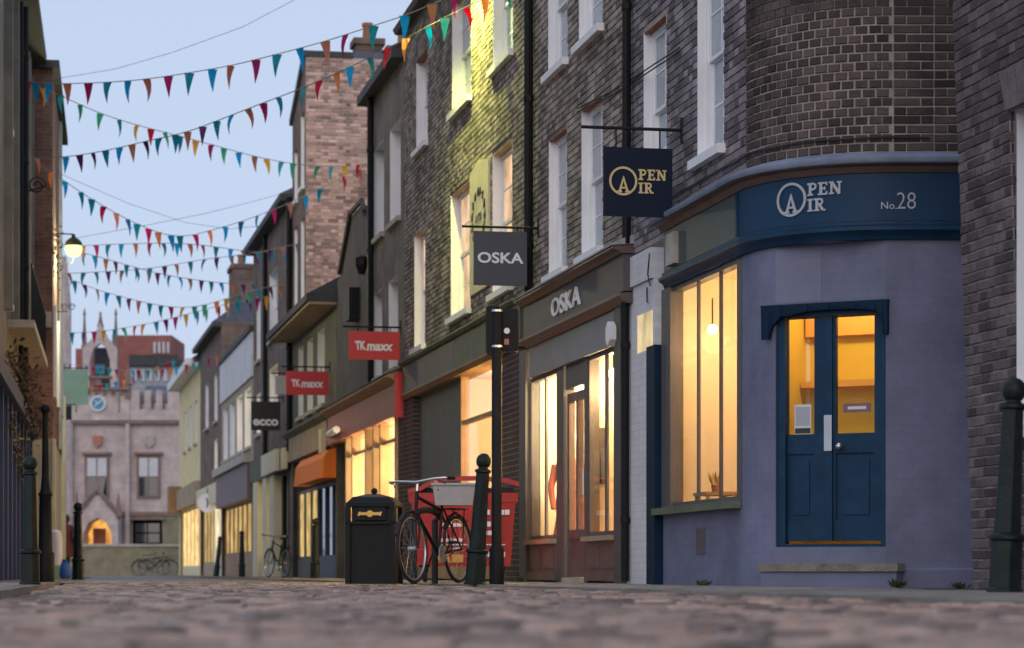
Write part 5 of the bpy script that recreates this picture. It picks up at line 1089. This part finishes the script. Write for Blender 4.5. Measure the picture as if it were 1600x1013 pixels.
pts = [V(-.12, -.35, 0), V(-.12, -.35, .62)]+[V(-.12*math.cos(q), -.35*math.cos(q), .62+.1*math.sin(q)) for q in [math.pi*k/8 for k in range(1, 8)]]+[V(.06, .35, .62), V(.06, .35, 0)]
MB().tube(pts, .032, 10).build('hoop', 'rubber', sd2, True, local=True)
bicycle('dark bicycle parked against the cream pilaster of the brown house', ground_at(432, 57.5, .014), math.atan2(.9, -.45), False)
bicycle('bicycle parked against the low stone wall of the gatehouse', ground_at(247, 108, .0), .1, False); bicycle('another bicycle parked left of it at the low stone wall', ground_at(236, 109.5, .0), .3, False)
# planter, bag and person at the left
pl = T('tall_planter', 'tall pale planter tub with green foot on the left pavement', 'planter', ground_at(87, 45, .014)); MB().lathe((0, 0, .25), [(.13, 0), (.125, .5), (.10, .62), (.06, .65)], 14).build('tub', 'sign_white', pl, True, local=True); MB().lathe((0, 0, 0), [(.15, 0), (.15, .249), (.12, .25)], 14).build('foot', 'sign_green', pl, True, local=True)
bg_ = T('blue_bag', 'bright blue sack on the ground beside the tall planter', 'bag', ground_at(101, 45, .014)); m = MB(); m.lathe((0, 0, 0), [(.10, 0), (.14, .06), (.13, .2), (.09, .28), (.04, .31), (.06, .36)], 10); m.build('sack', 'blue_bag', bg_, True, local=True)
lp_ = T('lamp_column', 'slim dark column with a thick base on the left pavement behind the bollard', 'lamp post', ground_at(71, 30, .014)); MB().lathe((0, 0, 0), [(.11, 0), (.11, .35), (.085, .38), (.075, 1.05), (.09, 1.08), (.06, 1.13), (.045, 1.3), (.035, 2.1)], 12).build('column', 'iron', lp_, True, local=True); MB().ball((0, 0, 2.13), .06, 10, 8).build('finial', 'iron', lp_, True, local=True)
def person(label, loc, h, rz, coat):
    t = T('person', label, 'person', loc); t.rotation_euler[2] = rz; k = h/1.7
    J = [(0, 0, .93), (0, 0, 1.15), (0, .01, 1.38), (0, 0, 1.47), (0, -.02, 1.60), (.09, 0, .90), (.10, -.02, .48), (.10, .02, .07), (.10, -.12, .03), (-.09, 0, .90), (-.10, .02, .48), (-.10, .06, .07), (-.10, -.08, .03), (.19, 0, 1.37), (.24, .02, 1.10), (.22, -.08, .86), (-.19, 0, 1.37), (-.24, .02, 1.10), (-.22, -.08, .86)]
    Rr = [.13, .12, .14, .055, .09, .09, .065, .045, .04, .09, .065, .045, .04, .06, .045, .035, .06, .045, .035]
    Ed = [(0, 1), (1, 2), (2, 3), (3, 4), (0, 5), (5, 6), (6, 7), (7, 8), (0, 9), (9, 10), (10, 11), (11, 12), (2, 13), (13, 14), (14, 15), (2, 16), (16, 17), (17, 18)]
    me = bpy.data.meshes.new('body'); me.from_pydata([tuple(c*k for c in j) for j in J], Ed, []); o = bpy.data.objects.new('body', me); COL.objects.link(o); o.parent = t; me.materials.append(MATS['coat'])
    md = o.modifiers.new('Skin', 'SKIN'); lay = me.skin_vertices[0] if me.skin_vertices else None
    if lay is None:
        bm = bmesh.new(); bm.from_mesh(me); bm.verts.layers.skin.verify(); bm.to_mesh(me); bm.free(); lay = me.skin_vertices[0]
    for i, d in enumerate(lay.data): d.radius = (Rr[i]*k, Rr[i]*k*.8); d.use_root = i == 0
    o.modifiers.new('Subdivision', 'SUBSURF').render_levels = 2
    MB().lathe((0, 0, 0), [(.2*k, .55*k), (.21*k, .8*k), (.19*k, 1.1*k), (.23*k, 1.3*k), (.19*k, 1.42*k), (.07*k, 1.47*k)], 14).build('jacket', coat, t, True, local=True)
    m = MB(); m.ball((0, -.02*k, 1.61*k), .105*k, 12, 9, .85, 1, 1.15); m.build('hair', 'leaf_brown', t, True, local=True)
    return t
person('person in a dark red coat standing by the left shops beyond the planter', ground_at(103, 61, .014), 1.55, 2.6, 'dress')
# globe lamp on the left
gl2 = T('globe_lamp', 'lit yellow-green globe lamp on scroll bracket at the left', 'lamp', W(93, 388, 50)); c = W(115, 389, 50)
MB().ball(c, .175, 16, 12).build('globe', 'globe', gl2, True); MB().lathe(c+V(0, 0, .06), [(.182, 0), (.17, .07), (.12, .13), (.05, .17), (.03, .24)], 14).build('cap', 'leaf_green', gl2, True)
b = MB(); p0 = W(90, 388, 50); b.tube([p0+V(0, 0, -.35), p0+V(.1, 0, -.3), c+V(-.05, 0, -.3), c+V(0, 0, -.19)], .014, 6); b.tube([p0+V(0, 0, .3), c+V(0, 0, .3), c+V(0, 0, .2)], .014, 6); b.build('bracket', 'iron', gl2)
lamp('lamp_light', c+V(.1, -.1, -.32), 330, (1, .93, .55), gl2, .15)
sb = T('scroll_bracket', 'thin iron scroll bracket standing out below the globe lamp', 'bracket', W(88, 485, 50)); b = MB(); c0 = W(100, 480, 50)
b.tube([W(84, 487, 50), W(105, 487, 50)], .012, 5)
for dx in (0, .16): b.tube([c0+V(dx+.08*math.cos(t)*(1-t/16), 0, .08*math.sin(t)*(1-t/16)) for t in [k*.55 for k in range(20)]], .008, 5)
b.build('scroll', 'iron', sb)
# weeds by the corner shop
def weed(label, x, Y, r=.16, h=.14, k=70):
    t = T('weed', label, 'plant', ground_at(x, Y, .012)); m = MB()
    for i in range(k):
        a, q = rnd(0, 6.28), rnd(0, r); p = V(q*.5*math.cos(a), q*.5*math.sin(a), 0); e_ = V(q*math.cos(a), q*math.sin(a), h*rnd(.3, 1)); sd_ = V(-math.sin(a), math.cos(a), 0)*.014
        m.add([p, p.lerp(e_, .55)+sd_, e_, p.lerp(e_, .55)-sd_], [(0, 1, 2, 3)])
    m.build('leaves', 'leaf_green', t, local=True, recalc=False, kind='stuff')
weed('weed tuft at the right end of the blue door step', 1402, 19.2, .11, .08, 50); weed('weed tuft at the foot of the leaning brick wall', 1500, 17.6, .13, .06, 40); weed('weed tuft under the corner shop air vent', 1099, 21.8, .1, .07, 40); weed('weed tuft beside the grey shop pilaster', 812, 29.5, .14, .08, 40)
# ================================================================== bunting and cables
PEN = {}
def pennant_mesh(col, k, wd, ht):
    key = (col, k, round(ht, 2))
    if key not in PEN:
        bend = (.03, -.04, .06)[k]; m = MB(); f = []; b2 = []
        for i in range(5):
            t = i/4; w_ = wd*(1-t)/2+.002; y = bend*math.sin(t*math.pi)+bend*.6*t
            f += [(-w_, y, -ht*t), (w_, y, -ht*t)]; b2 += [(-w_, y+.0015, -ht*t), (w_, y+.0015, -ht*t)]
        m.add(f+b2, [(2*i, 2*i+1, 2*i+3, 2*i+2) for i in range(4)]+[(10+2*i, 12+2*i, 13+2*i, 11+2*i) for i in range(4)]+[(0, 10, 11, 1)]+[(2*i, 2*i+2, 12+2*i, 10+2*i) for i in range(4)]+[(2*i+1, 11+2*i, 13+2*i, 2*i+3) for i in range(4)])
        me = bpy.data.meshes.new('pennant'); me.from_pydata(m.v, [], m.f); me.materials.append(MATS['cloth_'+col]); PEN[key] = me
    return PEN[key]
def bunting(label, path, Y0, Y1, cols, ht, xs=None, step=None, start=0, wr=.42):
    xa, xb = path[0][0], path[-1][0]
    Yx = lambda x: 1/((1/Y0)*(1-(x-xa)/(xb-xa))+(1/Y1)*((x-xa)/(xb-xa)))
    def yx(x):
        for (p, q) in zip(path, path[1:]):
            if p[0] <= x <= q[0]: return p[1]+(q[1]-p[1])*(x-p[0])/(q[0]-p[0])
        return path[-1][1]
    raw = [(xa+(xb-xa)*i/60) for i in range(61)]
    sm = lambda x: sum(yx(min(max(x+d, xa), xb)) for d in (-24, -12, 0, 12, 24))/5
    ends = {0: path[0][1], 60: path[-1][1]}
    P3 = [W(x, ends.get(i, sm(x)), Yx(x)) for i, x in enumerate(raw)]
    t = T('bunting', label, 'bunting', P3[0], 'strings of pennants across the street')
    MB().tube(P3, .008, 5).build('string', 'jute', t)
    if xs is None: xs = [xa+start+step*k for k in range(int((xb-xa-start)/step)+1)]
    for i, x in enumerate(xs):
        col = cols[i % len(cols)]; h_ = ht*rnd(.95, 1.05)
        o = bpy.data.objects.new('pennant', pennant_mesh(col, random.randrange(3), ht*wr, ht)); COL.objects.link(o); o.parent = t
        x += rnd(-2, 2) if step else 0
        o.location = W(x, sm(x), Yx(x))-P3[0]-V(0, 0, .004); o.rotation_euler = (rnd(-.12, .12), rnd(-.14, .10), rnd(-.95, .95))
    return t
C1 = ['rust', 'maroon', 'teal', 'blue']; C2 = ['yellow', 'aqua', 'green', 'green', 'aqua', 'yellow', 'red', 'green', 'teal', 'yellow', 'maroon', 'green', 'blue', 'rust']
bunting('topmost bunting string from the pale left building up to the plaque building', [(22, 124), (60, 131), (110, 131), (170, 129), (230, 124), (296, 114), (361, 103), (433, 85), (508, 65), (584, 40), (632, 25), (700, -4), (745, -22)], 43, 34.2, ['red', 'teal', 'blue']+C1*5, .37, xs=[42, 54, 78, 105, 138, 168, 200, 229, 263, 296, 332, 361, 400, 433, 468, 508, 540, 584, 632, 675, 712])
bunting('green and yellow bunting string sloping down to the pink brick flank', [(55, 132), (95, 150), (157, 178), (214, 196), (274, 211), (330, 226), (398, 245), (460, 257), (520, 262), (572, 256)], 44, 55, C2, .34, xs=[67, 95, 125, 157, 186, 214, 236, 257, 281, 306, 330, 350, 373, 398, 416, 440, 458, 497, 518, 538, 560])
bunting('bunting string sagging on the left and climbing highest over the plaque building', [(52, 247), (103, 246), (165, 236), (227, 221), (293, 207), (339, 189), (411, 161), (475, 137), (547, 105), (607, 75), (668, 42), (727, 12), (800, -25)], 46, 31.5, ['rust', 'blue', 'violet', 'violet', 'teal', 'blue', 'rust', 'violet', 'teal', 'teal', 'rust', 'violet', 'teal', 'blue', 'rust', 'maroon', 'teal', 'aqua', 'red', 'orange', 'blue', 'aqua', 'red', 'orange', 'blue', 'aqua', 'red', 'orange', 'aqua'], .31, xs=[57, 103, 124, 145, 165, 187, 206, 227, 248, 274, 293, 317, 339, 362, 387, 411, 435, 475, 499, 525, 547, 577, 607, 635, 668, 695, 727, 757, 787])
bunting('bunting string in a deep V from the left brick house to the pink flank', [(58, 252), (82, 270), (126, 301), (181, 334), (232, 359), (281, 373), (327, 361), (377, 347), (427, 328), (477, 307), (540, 274), (570, 258)], 46, 55, ['orange', 'blue', 'teal', 'teal', 'maroon', 'rust', 'blue', 'teal', 'maroon', 'rust', 'blue', 'teal', 'maroon'], .34, xs=[80, 101, 126, 143, 162, 181, 199, 214, 232, 247, 267, 281, 305, 327, 352, 377, 402, 427, 452, 477, 500, 538, 560])
bunting('level bunting string passing just behind the globe lamp', [(98, 386), (150, 383), (235, 380), (300, 381), (352, 388), (405, 396), (455, 388)], 52, 58, C1, .31, step=21, start=30)
bunting('bunting string below the level one, rising to the right', [(98, 428), (160, 425), (215, 422), (260, 416), (320, 405), (400, 396), (476, 378)], 55, 57, ['rust', 'teal', 'teal', 'violet'], .29, step=21, start=10)
bunting('bunting string falling right from behind the globe lamp', [(120, 392), (170, 406), (210, 418), (262, 431), (330, 441), (396, 446)], 53, 62, ['teal', 'blue', 'rust', 'violet'], .30, step=16.5, start=12)
bunting('dark bunting string falling right to a low point by the brown house', [(98, 430), (135, 448), (186, 463), (235, 475), (262, 480), (300, 482), (345, 470), (400, 452), (440, 445)], 58, 58, ['teal', 'violet', 'rust', 'blue', 'teal', 'violet', 'rust', 'teal', 'teal', 'maroon', 'yellow', 'aqua', 'green', 'orange', 'yellow', 'aqua', 'green'], .32, step=17, start=18)
bunting('multicoloured bunting string in front of the gatehouse gable', [(100, 520), (140, 520), (200, 512), (260, 500), (310, 486), (360, 474), (420, 462)], 70, 62, ['teal', 'violet', 'maroon', 'yellow', 'aqua', 'green', 'red', 'orange'], .36, step=16, start=14)
bunting('lowest faraway bunting string above the battlements', [(92, 568), (140, 572), (200, 580), (260, 578), (310, 566), (348, 552)], 88, 80, ['aqua', 'maroon', 'orange', 'blue', 'red', 'aqua'], .34, step=12, start=6, wr=.5)
bunting('short faraway bunting string crossing at the clock tower parapet', [(95, 600), (150, 604), (210, 590), (272, 560)], 95, 92, ['red', 'aqua', 'blue', 'orange'], .36, step=13, start=8, wr=.5)
def cable(label, pts):
    t = tag(MB().tube([W(*p) for p in pts], .0045, 4).build('overhead_cable', 'cable'), label, 'cable')
cable('thin overhead cable rising to the upper right across the open sky', [(96, 122, 48), (180, 108, 46), (270, 82, 44), (380, 42, 42), (460, 0, 40), (520, -40, 39)])
cable('thin overhead cable sagging under the V-shaped bunting to the right', [(90, 270, 50), (200, 318, 53), (290, 348, 56), (360, 358, 58), (440, 350, 60)])
cable('thin overhead cable crossing the other one, from lamp to brown house', [(120, 372, 50), (230, 352, 53), (320, 334, 56), (400, 314, 58), (456, 298, 60)])
